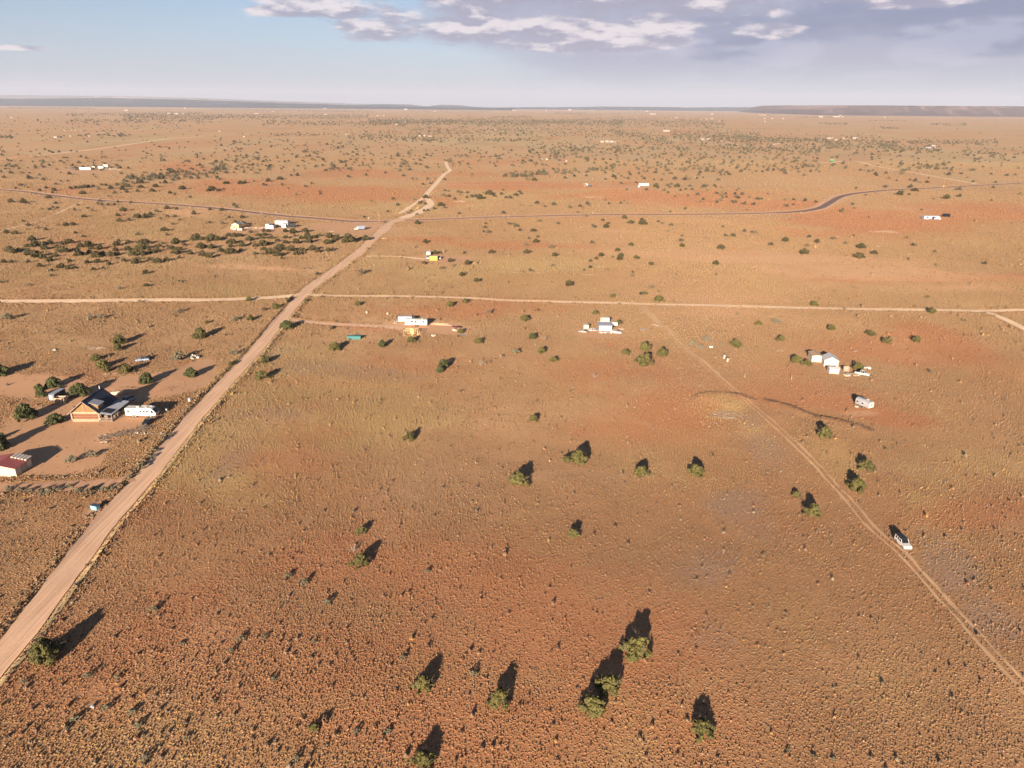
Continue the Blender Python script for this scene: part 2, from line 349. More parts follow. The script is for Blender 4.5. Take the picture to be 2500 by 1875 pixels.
# ------------------------------------------------------------------ soil map: what the ground is made of, patch by patch
# (px, py, rx, ry, tilt deg, strength) in picture pixels; kinds: red = bare red soil, tan = straw grass, pur = grey-purple cinders, sand = pale salmon sand, bare = trodden yard
def P4(a): return [tuple(float(v) for v in q.split(',')) for q in a.split()]
PATCH = {
 'red': P4('1150,880,260,70,0,.5 1420,905,300,70,0,.75 1500,1040,300,60,0,.7 1650,990,120,45,10,.9 2190,1025,120,22,6,1.2 2000,960,260,60,8,.8 2250,860,300,60,0,.7 1060,760,420,28,0,.6 1250,600,300,12,1,.9 1000,585,140,9,0,.9 700,470,330,14,2,.9 450,408,70,16,0,1.1 560,445,120,7,0,1 160,465,100,8,0,.8 1320,455,220,7,0,.7 1560,478,240,10,0,.9 1850,500,260,9,2,.8 2150,545,200,26,0,1.2 2350,520,260,22,0,.8 1180,396,150,5,0,.6 1480,448,80,4,0,.8 250,880,360,20,0,.25 700,1640,620,200,0,.55 1050,1400,420,130,0,.55 1450,1560,420,180,0,.55 200,1690,300,190,0,.6 1100,1780,700,140,0,.65 2380,1250,220,60,-6,.55 2450,900,160,60,0,.5 620,600,200,12,0,.35 1320,640,100,4,0,.3 930,800,160,12,0,.6 620,735,10,3,0,.1 2300,680,260,14,0,.7 1000,428,300,6,0,.5 820,420,180,5,0,.6 1650,322,90,4,0,.7 1340,330,120,6,0,.3 2200,455,80,4,0,.5'),
 'sand': P4('1850,628,420,16,2,1 2150,668,330,22,3,1 1720,730,220,14,2,.7 1750,765,180,16,0,.6 1650,690,230,16,0,.5 2350,700,220,14,0,.7 1500,565,90,7,0,.7 1050,800,110,16,4,1.1 1768,1010,34,12,20,.5 620,655,160,8,2,.9 450,520,60,12,4,.9 1140,395,220,4,0,.4 1020,700,30,3,0,.2 1850,590,200,10,0,.5 2250,445,200,5,0,.3 1700,540,160,8,0,.5 1330,415,160,3,0,.4 1560,350,12,5,0,.9 860,552,110,9,1,.9 1900,520,200,3,0,.4 2350,750,200,10,0,.3 980,575,60,20,-30,.4'),
 'tan': P4('1760,995,70,34,0,.9 720,940,330,90,-6,.9 560,1080,220,140,-30,.5 900,1010,260,70,0,.6 350,700,380,40,0,.5 300,560,330,35,0,.35 1150,660,330,35,0,.6 1300,700,420,22,0,.5 2290,1290,230,110,30,.7 2200,1000,300,90,0,.35 2050,1120,160,60,40,.5 1950,1500,420,160,10,.45 2200,1650,200,120,30,.5 900,500,420,22,0,.45 1200,480,360,18,0,.5 700,350,500,14,0,.45 1700,400,300,16,0,.4 2250,400,300,22,0,.45 250,340,330,16,0,.4 2130,905,130,22,0,.6 2420,690,120,14,8,.6 1850,1060,90,40,40,.5 1900,650,140,8,0,.3 2400,600,160,26,0,.4 2200,565,60,5,0,.9 1480,1150,200,50,0,.3'),
 'pur': P4('840,905,230,26,4,1 680,1010,170,30,0,.6 560,1130,120,40,-40,.5 250,800,300,40,-3,.35 90,1270,120,60,0,.4 1860,1090,110,60,30,.9 1800,1230,90,60,0,.9 1720,1390,140,70,-10,.6 1850,1300,90,60,0,.5 2330,1390,140,70,35,.9 2420,1500,140,90,35,.7 1830,1030,60,30,30,.8 1630,1700,120,90,0,.35 1980,1620,160,80,0,.35 2200,1140,120,30,0,.35 1100,900,140,26,0,.3 1740,1560,160,80,0,.4 700,850,160,20,0,.4'),
 'bare': P4('190,1035,170,46,-6,1.6 110,1110,130,52,0,1.5 330,950,170,34,-8,1.5 90,945,140,28,0,1.1 480,905,60,30,-30,.9 1035,798,105,14,4,1.6 1080,632,70,9,0,1.5 880,558,110,14,0,1.3 630,562,110,8,0,1.1 200,417,80,6,0,1.3 1468,816,75,12,0,.8 2025,905,70,12,0,.5 235,1255,60,40,0,.5 540,775,110,16,0,.3 2100,1010,60,12,0,.5 1560,455,60,4,0,.6 2050,392,60,4,0,.6 60,1195,200,7,0,1.2'),
}
def patches(kind, sx, sy, wob):
    r = np.zeros(np.shape(sx))
    for px, py, rx, ry, tl, st in PATCH[kind]:
        if py < 560 and kind == 'red': ry *= 1.5; rx *= 1.15
        c, s = math.cos(R(tl)), math.sin(R(tl)); dx = sx-px; dy = sy-py
        a = (dx*c+dy*s)/rx; b = (-dx*s+dy*c)/ry
        r = np.maximum(r, st*np.clip(1.35-np.sqrt(a*a+b*b)-wob, 0, 1))
    return r
def soil(x, y):
    sx, sy = toscreen(x, np.maximum(y, 5.0), 0); d = np.hypot(x, y)
    sc = np.clip(d/14, 8, 400)
    q = fbm(x, y, 1, 2, 1)*0
    wob = (fbm(x, y, 22, 41, 4)-.5)*.9+(fbm(x, y, 5, 47, 3)-.5)*.35
    far = np.clip((d-600)/900, 0, 1)
    wob = wob*(1-far)+far*(fbm(x*.25, y*.12, 60, 43, 4)-.5)*1.2
    n_r = fbm(x, y, 60, 51, 5); n_t = fbm(x, y, 45, 61, 5); n_p = fbm(x, y, 38, 71, 5)
    fr = fbm(x*.35, y*.10, 90, 81, 5); ft = fbm(x*.3, y*.12, 70, 91, 5)
    n_r = n_r*(1-far)+fr*far; n_t = n_t*(1-far)+ft*far
    red = np.clip(patches('red', sx, sy, wob)+(n_r-.52)*1.6, 0, 1.2)
    tan = np.clip(patches('tan', sx, sy, wob)+(n_t-.5)*1.7+far*.15, 0, 1)
    pur = np.clip(patches('pur', sx, sy, wob)*1.0+(n_p-.62)*1.0*(1-far), 0, 1)
    sand = np.clip(patches('sand', sx, sy, wob), 0, 1)
    bare = np.clip(patches('bare', sx, sy, wob*.75)*2-.35, 0, 1)
    return red, tan, pur, sand, bare
# ------------------------------------------------------------------ ground sheet
def axis(lo, hi, s, lo2, hi2, g=1.07):
    a = list(np.arange(lo, hi+1e-6, s)); st = s
    while a[-1] < hi2: st *= g; a.append(a[-1]+st)
    st = s; b = []; c = a[0]
    while c > lo2: st *= g; c -= st; b.append(c)
    return np.array(b[::-1]+a)
gx = axis(-250, 300, 1.25, -32000, 32000); gy = axis(58, 470, 1.25, -400, 36000, 1.035)
GX, GY = np.meshgrid(gx, gy); nx, ny = len(gx), len(gy)
GZ = hgt(GX, GY); 
V = np.column_stack([GX.ravel(), GY.ravel(), GZ.ravel()])
i = (np.arange(ny-1)[:, None]*nx+np.arange(nx-1)[None]).ravel(); F = np.stack([i, i+1, i+nx+1, i+nx], 1)
red, tan, pur, sand, bare = soil(V[:, 0], V[:, 1])
one = np.ones(len(V))
def groundmat():
    m = bpy.data.materials.new('desert_soil'); m.use_nodes = True; t = NT(m.node_tree); b = t.n['Principled BSDF']
    P = t.node('ShaderNodeNewGeometry').outputs['Position']
    A = t.node('ShaderNodeAttribute', attribute_name='soil'); S = t.node('ShaderNodeSeparateColor'); t.l.new(A.outputs['Color'], S.inputs[0])
    B = t.node('ShaderNodeAttribute', attribute_name='soil2_and_lit'); S2 = t.node('ShaderNodeSeparateColor'); t.l.new(B.outputs['Color'], S2.inputs[0])
    red, tan, pur = S.outputs; sand, bare, painted_lit = S2.outputs  # third channel paints the ground brighter with distance, where fewer shadows show
    dist = t.node('ShaderNodeVectorMath', operation='LENGTH'); t.l.new(P, dist.inputs[0]); D = dist.outputs['Value']
    near = t.ramp(D, 900, 150)
    nf = t.noise(P, 2.6, 3, .7); nm = t.noise(P, .55, 4, .6); nl = t.noise(P, .09, 4, .6)
    mpf = t.node('ShaderNodeMapping'); mpf.inputs['Scale'].default_value = (.30, .07, 1); t.l.new(P, mpf.inputs[0])
    nstreak = t.noise(mpf.outputs[0], .045, 7, .62)
    base = t.mix(painted_lit, t.mix(t.ramp(nl, .3, .7), (.40, .19, .088), (.345, .175, .08)), t.mix(t.ramp(nl, .3, .7), (.55, .315, .16), (.50, .305, .155)))
    def w(v, n, k): return t.ramp(t.m('ADD', v, t.m('MULTIPLY', t.m('SUBTRACT', n, .5), k*2.2)), .2, .7)
    c = t.mix(t.m('MULTIPLY', w(tan, nm, .5), .85), base, t.mix(painted_lit, (.48, .31, .125), (.52, .385, .20)))
    c = t.mix(t.m('MULTIPLY', w(red, t.m('ADD', t.m('MULTIPLY', nl, .5), t.m('MULTIPLY', nm, .5)), .7), .85), c, t.mix(painted_lit, (.42, .158, .07), (.55, .19, .08)))
    c = t.mix(t.m('MULTIPLY', w(pur, nm, .5), .9), c, (.31, .195, .145))
    c = t.mix(t.m('MULTIPLY', w(sand, nm, .4), .9), c, (.68, .37, .20))
    c = t.mix(t.m('MULTIPLY', w(bare, nm, .3), .9), c, (.56, .31, .175))
    # far off the plain shows long streaks of straw, olive and red soil
    far = t.ramp(D, 500, 1400)
    c = t.mix(t.m('MULTIPLY', t.m('MULTIPLY', far, t.ramp(nstreak, .5, .62)), .6), c, (.46, .345, .195))
    c = t.mix(t.m('MULTIPLY', t.m('MULTIPLY', far, t.ramp(nstreak, .47, .36)), .55), c, (.53, .225, .11))
    big_ = t.node('ShaderNodeMapping'); big_.inputs['Scale'].default_value = (.006, .0035, 1); t.l.new(P, big_.inputs[0])
    nb_ = t.noise(big_.outputs[0], 1.0, 5, .6)
    c = t.mix(t.m('MULTIPLY', t.ramp(nb_, .48, .66), .35), c, (.33, .20, .11)); c = t.mix(t.m('MULTIPLY', t.ramp(nb_, .48, .32), .3), c, (.66, .42, .24))
    # small speckle of litter, stones and low growth between the tufts
    sp1 = t.ramp(nf, .40, .62)
    c = t.mix(t.m('MULTIPLY', t.m('MULTIPLY', sp1, .55), t.m('SUBTRACT', 1, t.m('MULTIPLY', bare, .7))), c, t.mix(painted_lit, (.46, .29, .14), (.66, .43, .22)))
    c = t.mix(t.m('MULTIPLY', t.ramp(nf, .44, .30), .45), c, t.mix(painted_lit, (.18, .078, .04), (.34, .18, .09)))
    hs = t.node('ShaderNodeHueSaturation'); hs.inputs['Value'].default_value = .97; hs.inputs['Saturation'].default_value = .985; hs.inputs['Hue'].default_value = .499; t.l.new(c, hs.inputs['Color'])
    t.l.new(hs.outputs[0], b.inputs['Base Color']); b.inputs['Roughness'].default_value = .95
    b.inputs['Specular IOR Level'].default_value = .1
    vo = t.node('ShaderNodeTexVoronoi'); t.l.new(P, vo.inputs['Vector']); vo.inputs['Scale'].default_value = 1.9
    hcl = t.ramp(vo.outputs['Distance'], .45, .05)
    hh = t.m('ADD', t.m('MULTIPLY', nf, .5), t.m('MULTIPLY', hcl, .55))
    bp = t.node('ShaderNodeBump'); bp.inputs['Distance'].default_value = .22
    t.l.new(t.m('MULTIPLY', t.m('SUBTRACT', 1.0, t.m('MULTIPLY', t.m('MAXIMUM', bare, sand), .75)), t.m('ADD', .25, t.m('MULTIPLY', near, .6))), bp.inputs['Strength'])
    t.l.new(hh, bp.inputs['Height']); t.l.new(bp.outputs[0], b.inputs['Normal'])
    return m
M_ground = groundmat()
g = mesh_np('ground', V, F, M_ground, smooth=True, attrs={'soil': ('FLOAT_COLOR', np.column_stack([red, tan, pur, one])), 'soil2_and_lit': ('FLOAT_COLOR', np.column_stack([sand, bare, np.clip((V[:, 1]-150)/190+(fbm(V[:, 0], V[:, 1], 90, 201, 4)-.5)*1.2, 0, 1), one]))})  # last soil2_and_lit value: painted brightening that grows with distance, not a soil type
g['kind'] = 'structure'

# ------------------------------------------------------------------ grass tufts: one stuff object of instances
def template(name, mats, V, F, mi=None):
    me = bpy.data.meshes.new(name); me.from_pydata([tuple(map(float, p)) for p in V], [], [tuple(int(a) for a in f) for f in F]); me.update()
    for mm in mats: me.materials.append(mm)
    if mi is not None: me.polygons.foreach_set('material_index', mi)
    return bpy.data.objects.new(name, me)                  # not linked to the scene
def instmat(name, rough=.9, trans=.0):
    m = bpy.data.materials.new(name); m.use_nodes = True; t = NT(m.node_tree); b = t.n['Principled BSDF']
    a = t.node('ShaderNodeAttribute', attribute_type='INSTANCER', attribute_name='tint')
    g_ = t.node('ShaderNodeNewGeometry'); f = t.noise(g_.outputs['Position'], 5.0, 2)
    c = t.mix(t.m('MULTIPLY', t.ramp(f, .35, .65), .3), a.outputs['Color'], (.16, .08, .045))
    t.l.new(c, b.inputs['Base Color']); b.inputs['Roughness'].default_value = rough; b.inputs['Specular IOR Level'].default_value = .1
    return m
M_tuft = instmat('dry_grass')
def tuft_geo(seed, blades=14, dome=.62, spread=1.0, hi=1.0):
    r = np.random.default_rng(seed); V = []; F = []
    for k, (rad, z, n) in enumerate(((.62, -.12, 7), (.66, .34, 7), (.34, .70, 5))):
        for i in range(n):
            a = 2*math.pi*(i+.5*k)/n+r.uniform(-.25, .25); q = rad*r.uniform(.75, 1.2)*spread
            V.append((q*math.cos(a), q*math.sin(a), z*dome*1.25+r.uniform(-.06, .06)))
    V.append((0, 0, dome*1.0))
    for i in range(7): F += [(i, (i+1) % 7, 7+(i+1) % 7), (i, 7+(i+1) % 7, 7+i)]
    for i in range(7): F.append((7+i, 7+(i+1) % 7, 14+int(i*5/7) % 5))
    for i in range(5): F += [(14+i, 14+(i+1) % 5, 19)]
    F += [(7+3, 15, 16)]
    for i in range(blades):
        a = r.uniform(0, 2*math.pi); l = r.uniform(.7, 1.25); e = r.uniform(.35, 1.1)
        dx, dy = math.cos(a)*math.cos(e)*l*spread, math.sin(a)*math.cos(e)*l*spread; dz = math.sin(e)*l*hi
        n = len(V); w = .15
        V += [(-math.sin(a)*w+dx*.25, math.cos(a)*w+dy*.25, .05), (math.sin(a)*w+dx*.25, -math.cos(a)*w+dy*.25, .05), (dx, dy, dz)]; F.append((n, n+1, n+2))
    return V, F
TPL = [template('tuft_%d' % k, [M_tuft], *tuft_geo(k, 12+2*k, .6+.05*k, 1.0, 1.0)) for k in range(5)]
def instancer(name, pts, scale, rot, tint, idx, tpl, zs=None):
    n = len(pts); me = bpy.data.meshes.new(name); me.vertices.add(n); me.vertices.foreach_set('co', np.ascontiguousarray(pts, np.float32).ravel())
    for an, ty, arr, key in (('sz', 'FLOAT_VECTOR', scale, 'vector'), ('rt', 'FLOAT_VECTOR', rot, 'vector'), ('tint', 'FLOAT_COLOR', np.column_stack([tint, np.ones(n)]), 'color'), ('ix', 'INT', idx, 'value')):
        a = me.attributes.new(an, ty, 'POINT'); a.data.foreach_set(key, np.ascontiguousarray(arr, np.int32 if ty == 'INT' else np.float32).ravel())
    o = bpy.data.objects.new(name, me); COL.objects.link(o)
    ng = bpy.data.node_groups.new(name+'_scatter', 'GeometryNodeTree')
    ng.interface.new_socket('Geometry', in_out='INPUT', socket_type='NodeSocketGeometry'); ng.interface.new_socket('Geometry', in_out='OUTPUT', socket_type='NodeSocketGeometry')
    N = ng.nodes; L = ng.links; gi = N.new('NodeGroupInput'); go = N.new('NodeGroupOutput')
    ji = N.new('GeometryNodeJoinGeometry'); iop = N.new('GeometryNodeInstanceOnPoints')
    for q in tpl:
        oi = N.new('GeometryNodeObjectInfo'); oi.inputs['Object'].default_value = q; oi.inputs['As Instance'].default_value = True
        L.new(oi.outputs['Geometry'], ji.inputs[0])
    def attr(nm, ty):
        a = N.new('GeometryNodeInputNamedAttribute'); a.data_type = ty; a.inputs['Name'].default_value = nm; return a.outputs['Attribute']
    L.new(gi.outputs[0], iop.inputs['Points']); L.new(ji.outputs[0], iop.inputs['Instance']); iop.inputs['Pick Instance'].default_value = True
    L.new(attr('ix', 'INT'), iop.inputs['Instance Index']); L.new(attr('rt', 'FLOAT_VECTOR'), iop.inputs['Rotation']); L.new(attr('sz', 'FLOAT_VECTOR'), iop.inputs['Scale'])
    L.new(iop.outputs[0], go.inputs[0])
    md = o.modifiers.new('scatter', 'NODES'); md.node_group = ng
    tag(o, kind='stuff'); return o
def roadmask(x, y):
    """distance in metres outside the nearest road edge"""
    d = np.full(len(x), 1e9)
    for C, w in ((main_c, 2.8), (crossL, 3.0), (crossR, 2.0), (forkR, 2.0), (drive, 1.9), (drive2, 1.8), (paved, 7.5), (up_c, 4.5), (by_c, 2.2), (side, 2.4)):
        D = C[::max(1, len(C)//70)]; D = np.vstack([D, C[-1:]])
        x0, x1, y0, y1 = D[:, 0].min()-12, D[:, 0].max()+12, D[:, 1].min()-12, D[:, 1].max()+12
        u = (x > x0) & (x < x1) & (y > y0) & (y < y1)
        if u.any():
            q, _, _ = polydist(x[u], y[u], [tuple(p) for p in D]); d[u] = np.minimum(d[u], q-w)
    return d
def trackmask(x, y):
    D = trk[::6]; q, s, _ = polydist(x, y, [tuple(p) for p in D]); return q
def zone(d0, d1, dens, r):
    """uniform random points on the ground inside the view between two distances"""
    w1 = d1*.80+8; n = int((d1-d0)*2*w1*dens); x = r.uniform(-w1, w1, n); y = r.uniform(d0, d1, n)
    u = np.abs(x) < y*.80+6; return x[u], y[u]
pts = []
def tussocks(d0, d1, sp, r):
    """evenly spaced but jittered clumps, as bunch grass grows"""
    w1 = d1*.70+26; gx0 = np.arange(-w1, w1, sp); gy0 = np.arange(d0, d1, sp*.87); a, b_ = np.meshgrid(gx0, gy0)
    a = a+(np.arange(len(gy0))[:, None] % 2)*sp*.5; a = a+r.uniform(-.42, .42, a.shape)*sp; b_ = b_+r.uniform(-.42, .42, b_.shape)*sp
    a = a.ravel(); b_ = b_.ravel(); u = np.abs(a) < b_*.67+26; return a[u], b_[u]
for d0, d1, sp_, base_s in ((62, 130, .50, .14), (130, 200, .52, .15), (200, 290, .60, .18), (290, 420, .80, .24), (420, 640, 1.25, .33), (640, 900, 2.3, .45), (900, 1400, 5.0, .6)):
    x, y = tussocks(d0, d1, sp_, rng); pts.append(np.column_stack([x, y, np.full(len(x), base_s)]))
pts = np.vstack(pts); x, y, bs = pts.T
red, tan, pur, sand, bare = soil(x, y)
clump = .6*fbm(x, y, 9, 121, 3)+.4*fbm(x, y, 34, 131, 3)
keep = np.clip(.78+.3*tan-.15*red-.08*pur+(clump-.5)*2.0, .22, 1)*np.clip(1-.8*sand, .1, 1)*np.clip(1-1.15*bare, .03, 1)
rm = roadmask(x, y); tm = trackmask(x, y)
u = (rng.random(len(x)) < keep) & (rm > .25) & ((np.abs(tm-.85) > .45) | (tm > 1.6) | (rng.random(len(x)) < .35)) & ((y < 300) | (tm > 1.3) | (rng.random(len(x)) < .3))
x, y, bs, red, tan, pur, sand, bare, clump, rm = [a[u] for a in (x, y, bs, red, tan, pur, sand, bare, clump, rm)]
n = len(x); print('tufts', n)
size = bs*np.exp(rng.normal(0, .26, n))*(1+.35*(rm < 3))*(1+.35*np.clip((120-y)/60, 0, 1)*np.clip((20-x)/80, 0, 1))
big = rng.random(n) < .010*(1+2.5*np.clip((150-y)/80, 0, 1)*np.clip((60-x)/120, 0, 1)); size = np.where(big, size*2.3, size)
hs = size*rng.uniform(1.1, 1.8, n)*(1+.2*np.clip((y-110)/60, 0, 1))
# colour of each tuft
k = rng.random(n); straw = np.array([.47, .30, .14]); rust = np.array([.40, .215, .11]); sage = np.array([.30, .25, .165]); pale = np.array([.54, .38, .25]); dk = np.array([.17, .125, .085]); yel = np.array([.53, .36, .13])
tint = rust[None]*np.ones((n, 1)); tw = np.clip(.35+.8*tan-.4*red, 0, 1); tint = np.where((k < tw)[:, None], straw, tint); tint = np.where(((k < tan*.55))[:, None], yel, tint)
k2 = rng.random(n); tint = np.where((k2 < .10+.25*pur)[:, None], sage, tint); tint = np.where(((k2 > .93-.05*pur-.05*(x > 20)))[:, None], pale, tint)
tint = np.where((big & (k2 < .55))[:, None], dk*1.3, tint); tint = np.where((big & (k2 > .8))[:, None], sage*1.1, tint)
tint = tint*rng.uniform(.8, 1.2, (n, 1))
dd = np.clip((y-170)/200, 0, 1)[:, None]; tint = tint*(1-.5*dd)+dd*.5*np.array([.40, .27, .13])[None]; rr_ = np.clip(red-.25*tan, 0, 1)[:, None]*.5; tint = tint*(1-rr_)+rr_*np.array([.46, .19, .095])*rng.uniform(.85, 1.2, (n, 1)); tt_ = np.clip(tan-.2, 0, 1)[:, None]*.4; tint = tint*(1-tt_)+tt_*np.array([.54, .37, .16]); tint = tint*np.array([.68, .67, .69])
P3 = np.column_stack([x, y, hgt(x, y)-.02])
# straw windrow along the right edge of the graded road, dark scrub along its left
T = np.gradient(main_c, axis=0); T /= np.linalg.norm(T, axis=1)[:, None]; N_ = np.stack([T[:, 1], -T[:, 0]], 1)
ex = []; et = []; es = []
for i in range(len(main_c)-6):
    for s_, wo_, m_, tc_ in ((1, 3.1, 9, yel*1.15), (-1, 3.6, 4, np.array([.24, .17, .10]))):
        for _ in range(m_):
            q = main_c[i]+T[i]*rng.uniform(-.9, .9)+N_[i]*s_*(wo_+abs(rng.normal(0, .35 if s_ > 0 else .9)))
            ex.append(q); et.append(tc_*rng.uniform(.75, 1.2)); es.append(rng.uniform(.14, .26) if s_ > 0 else rng.uniform(.22, .55)*(1 if rng.random() < .6 else 1.35))
ex = np.array(ex); et = np.array(et); es = np.array(es)
# dark scrub added along the gully banks to draw their shadow line
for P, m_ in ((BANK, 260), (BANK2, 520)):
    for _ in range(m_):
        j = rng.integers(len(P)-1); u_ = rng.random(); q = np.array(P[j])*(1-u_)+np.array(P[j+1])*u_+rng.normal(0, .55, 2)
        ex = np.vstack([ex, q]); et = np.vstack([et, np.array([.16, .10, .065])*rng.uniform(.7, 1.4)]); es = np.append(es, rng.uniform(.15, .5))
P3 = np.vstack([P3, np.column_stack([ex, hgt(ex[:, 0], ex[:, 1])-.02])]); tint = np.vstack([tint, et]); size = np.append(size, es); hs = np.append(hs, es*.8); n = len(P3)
rot = np.column_stack([np.zeros(n), np.zeros(n), rng.uniform(0, 6.28, n)])
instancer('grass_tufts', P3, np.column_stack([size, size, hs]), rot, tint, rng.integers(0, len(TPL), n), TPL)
# ------------------------------------------------------------------ junipers and shrubs
def leafmat(name, c1, c2, c3):
    m = bpy.data.materials.new(name); m.use_nodes = True; t = NT(m.node_tree); b = t.n['Principled BSDF']
    g_ = t.node('ShaderNodeTexCoord'); oi = t.node('ShaderNodeObjectInfo')
    f = t.noise(g_.outputs['Object'], 1.6, 3, .6); f2 = t.noise(g_.outputs['Object'], 7.0, 2, .6)
    c = t.mix(t.ramp(f, .35, .65), c1, c2); c = t.mix(t.m('MULTIPLY', t.ramp(f2, .4, .7), .5), c, c3)
    c = t.mix(t.m('MULTIPLY', oi.outputs['Random'], .35), c, tuple(v*.6 for v in c2))
    t.l.new(c, b.inputs['Base Color']); b.inputs['Roughness'].default_value = .8; b.inputs['Specular IOR Level'].default_value = .15
    return m
M_jun = leafmat('juniper_leaf', (.118, .104, .034), (.075, .068, .024), (.18, .155, .05))
M_jfar = leafmat('juniper_dull_leaf', (.085, .068, .028), (.055, .046, .021), (.125, .10, .042))
M_jgr = leafmat('juniper_green_leaf', (.075, .082, .030), (.05, .058, .024), (.115, .115, .04))
M_sage = leafmat('sage_leaf', (.20, .18, .115), (.16, .14, .09), (.27, .24, .16))
M_brn = leafmat('brown_shrub', (.20, .15, .085), (.15, .115, .065), (.24, .19, .11))
M_bark = pm('bark', (.20, .15, .11), .9, vary=.3, scale=3, bump=.4)
M_dead = pm('dead_wood', (.34, .27, .22), .9, vary=.3, scale=3, bump=.3)
def crown_geo(seed, lobes=26, per=110, leaf=.085, flatk=.62, open_=0.0, rnd=0.0):
    """crown of radius 1, height about .8: leaf clusters on many lobes round a bushy body"""
    r = np.random.default_rng(seed); C = []
    asym = r.uniform(.68+.22*rnd, 1.2-.12*rnd, 8)
    for i in range(lobes):
        a = 2*math.pi*(i*.618 % 1)+r.uniform(-.5, .5); lv = (i+.5)/lobes
        rad = math.sqrt(max(0, 1-(lv**1.5)))*r.uniform(.55, .95)*asym[int(a/(2*math.pi)*8) % 8]; z = .10+lv*.62*r.uniform(.85, 1.15)
        if i % 5 == 4: rad *= .5
        if i % 7 == 3 and not rnd: rad = min(1.12, rad*1.35); z *= .8
        C.append((rad*math.cos(a)*.84, rad*math.sin(a)*.84, z, r.uniform(.10, .25)*(1-open_*.3)))
    V = []; 
    for cx, cy, cz, cr in C:
        n = int(per*(cr/.21)**2); d = r.normal(size=(n, 3)); d /= np.linalg.norm(d, axis=1)[:, None]; d[:, 2] = np.abs(d[:, 2])*np.where(r.random(n) < .8, 1, -1)
        p = np.array([cx, cy, cz])+d*cr*r.uniform(.55, 1.12, (n, 1))*np.array([1, 1, .9])
        t1 = np.cross(d, r.normal(size=(n, 3))); t1 /= np.linalg.norm(t1, axis=1)[:, None]; t2 = np.cross(d, t1)+d*r.uniform(-.8, .8, (n, 1))
        s = leaf*r.uniform(.6, 1.3, (n, 1))
        V.append(np.stack([p-t1*s*.6, p+t1*s*.6, p+t1*s*.35+t2*s, p-t1*s*.35+t2*s], 1))
    V = np.concatenate(V).reshape(-1, 3); V[:, 2] = np.maximum(V[:, 2]*1.0, 0.0)
    return V, np.arange(len(V)).reshape(-1, 4)
def branch_geo(seed, limbs=7, reach=.8, twig=0, thick=.045):
    r = np.random.default_rng(seed); mb = MB()
    for i in range(limbs):
        a = 2*math.pi*i/limbs+r.uniform(-.4, .4); p = Vector((0, 0, -.05)); d = Vector((math.cos(a)*.55, math.sin(a)*.55, .8)).normalized(); th = thick
        for k in range(3):
            q = p+d*reach*r.uniform(.28, .42); mb.cyl(p, q, th, th*.62, 5)
            for w in range(twig):
                e = (d+Vector(r.normal(size=3))*.6).normalized(); e.z = abs(e.z); mb.cyl(q, q+e*reach*r.uniform(.2, .42), th*.45, th*.12, 3)
            p = q; th *= .62; d = (d+Vector(r.normal(size=3))*.35).normalized(); d.z = max(d.z, .15)
    return mb
def crown_mesh(name, seed, mat, **kw):
    V, F = crown_geo(seed, **kw); o = mesh_np(name, V, F, mat, link=False); return o.data
CR = {'j': [crown_mesh('juniper_crown', 100+i, M_jun, lobes=30+4*(i % 4)) for i in range(6)],
      'g': [crown_mesh('juniper_crown', 200+i, M_jgr, lobes=52+3*i, per=90, rnd=1.0) for i in range(4)],
      'm': [crown_mesh('juniper_crown', 150+i, M_jfar, lobes=26+3*i, per=70, leaf=.11) for i in range(4)],
      's': [crown_mesh('sage_crown', 300+i, M_sage, lobes=26, per=80, open_=1) for i in range(3)],
      'b': [crown_mesh('shrub_crown', 400+i, M_brn, lobes=18, per=80, open_=1) for i in range(3)]}
TR = [branch_geo(500+i, 8, 1.08, 2, .04).build('juniper_trunk', M_bark, link=False).data for i in range(3)]
DEAD = [branch_geo(520+i, 9, .85, 6, .035).build('bare_branches', M_dead, link=False).data for i in range(3)]
# whole small trees (crown and trunk in one mesh) for those too small in the picture to show a trunk
def whole(name, cm, tm):
    V1 = np.array([v.co[:] for v in cm.vertices]); 
    me = cm.copy(); me.name = name; return me
TILES = {'A': (0, 420, .2260), 'B': (500, 420, .2260), 'C': (1000, 420, .2260), 'D': (1500, 420, .2260), 'E': (2000, 420, .2260),
         'F': (0, 720, .2260), 'G': (500, 720, .2260), 'H': (1000, 720, .2260), 'I': (1500, 720, .2260), 'J': (2000, 720, .2260),
         'K': (0, 1020, .2825), 'L': (625, 1020, .2825), 'M': (1250, 1020, .2825), 'N': (1875, 1020, .2825),
         'O': (0, 1445, .2825), 'P': (625, 1445, .2825), 'Q': (1250, 1445, .2825), 'R': (1875, 1445, .2825)}
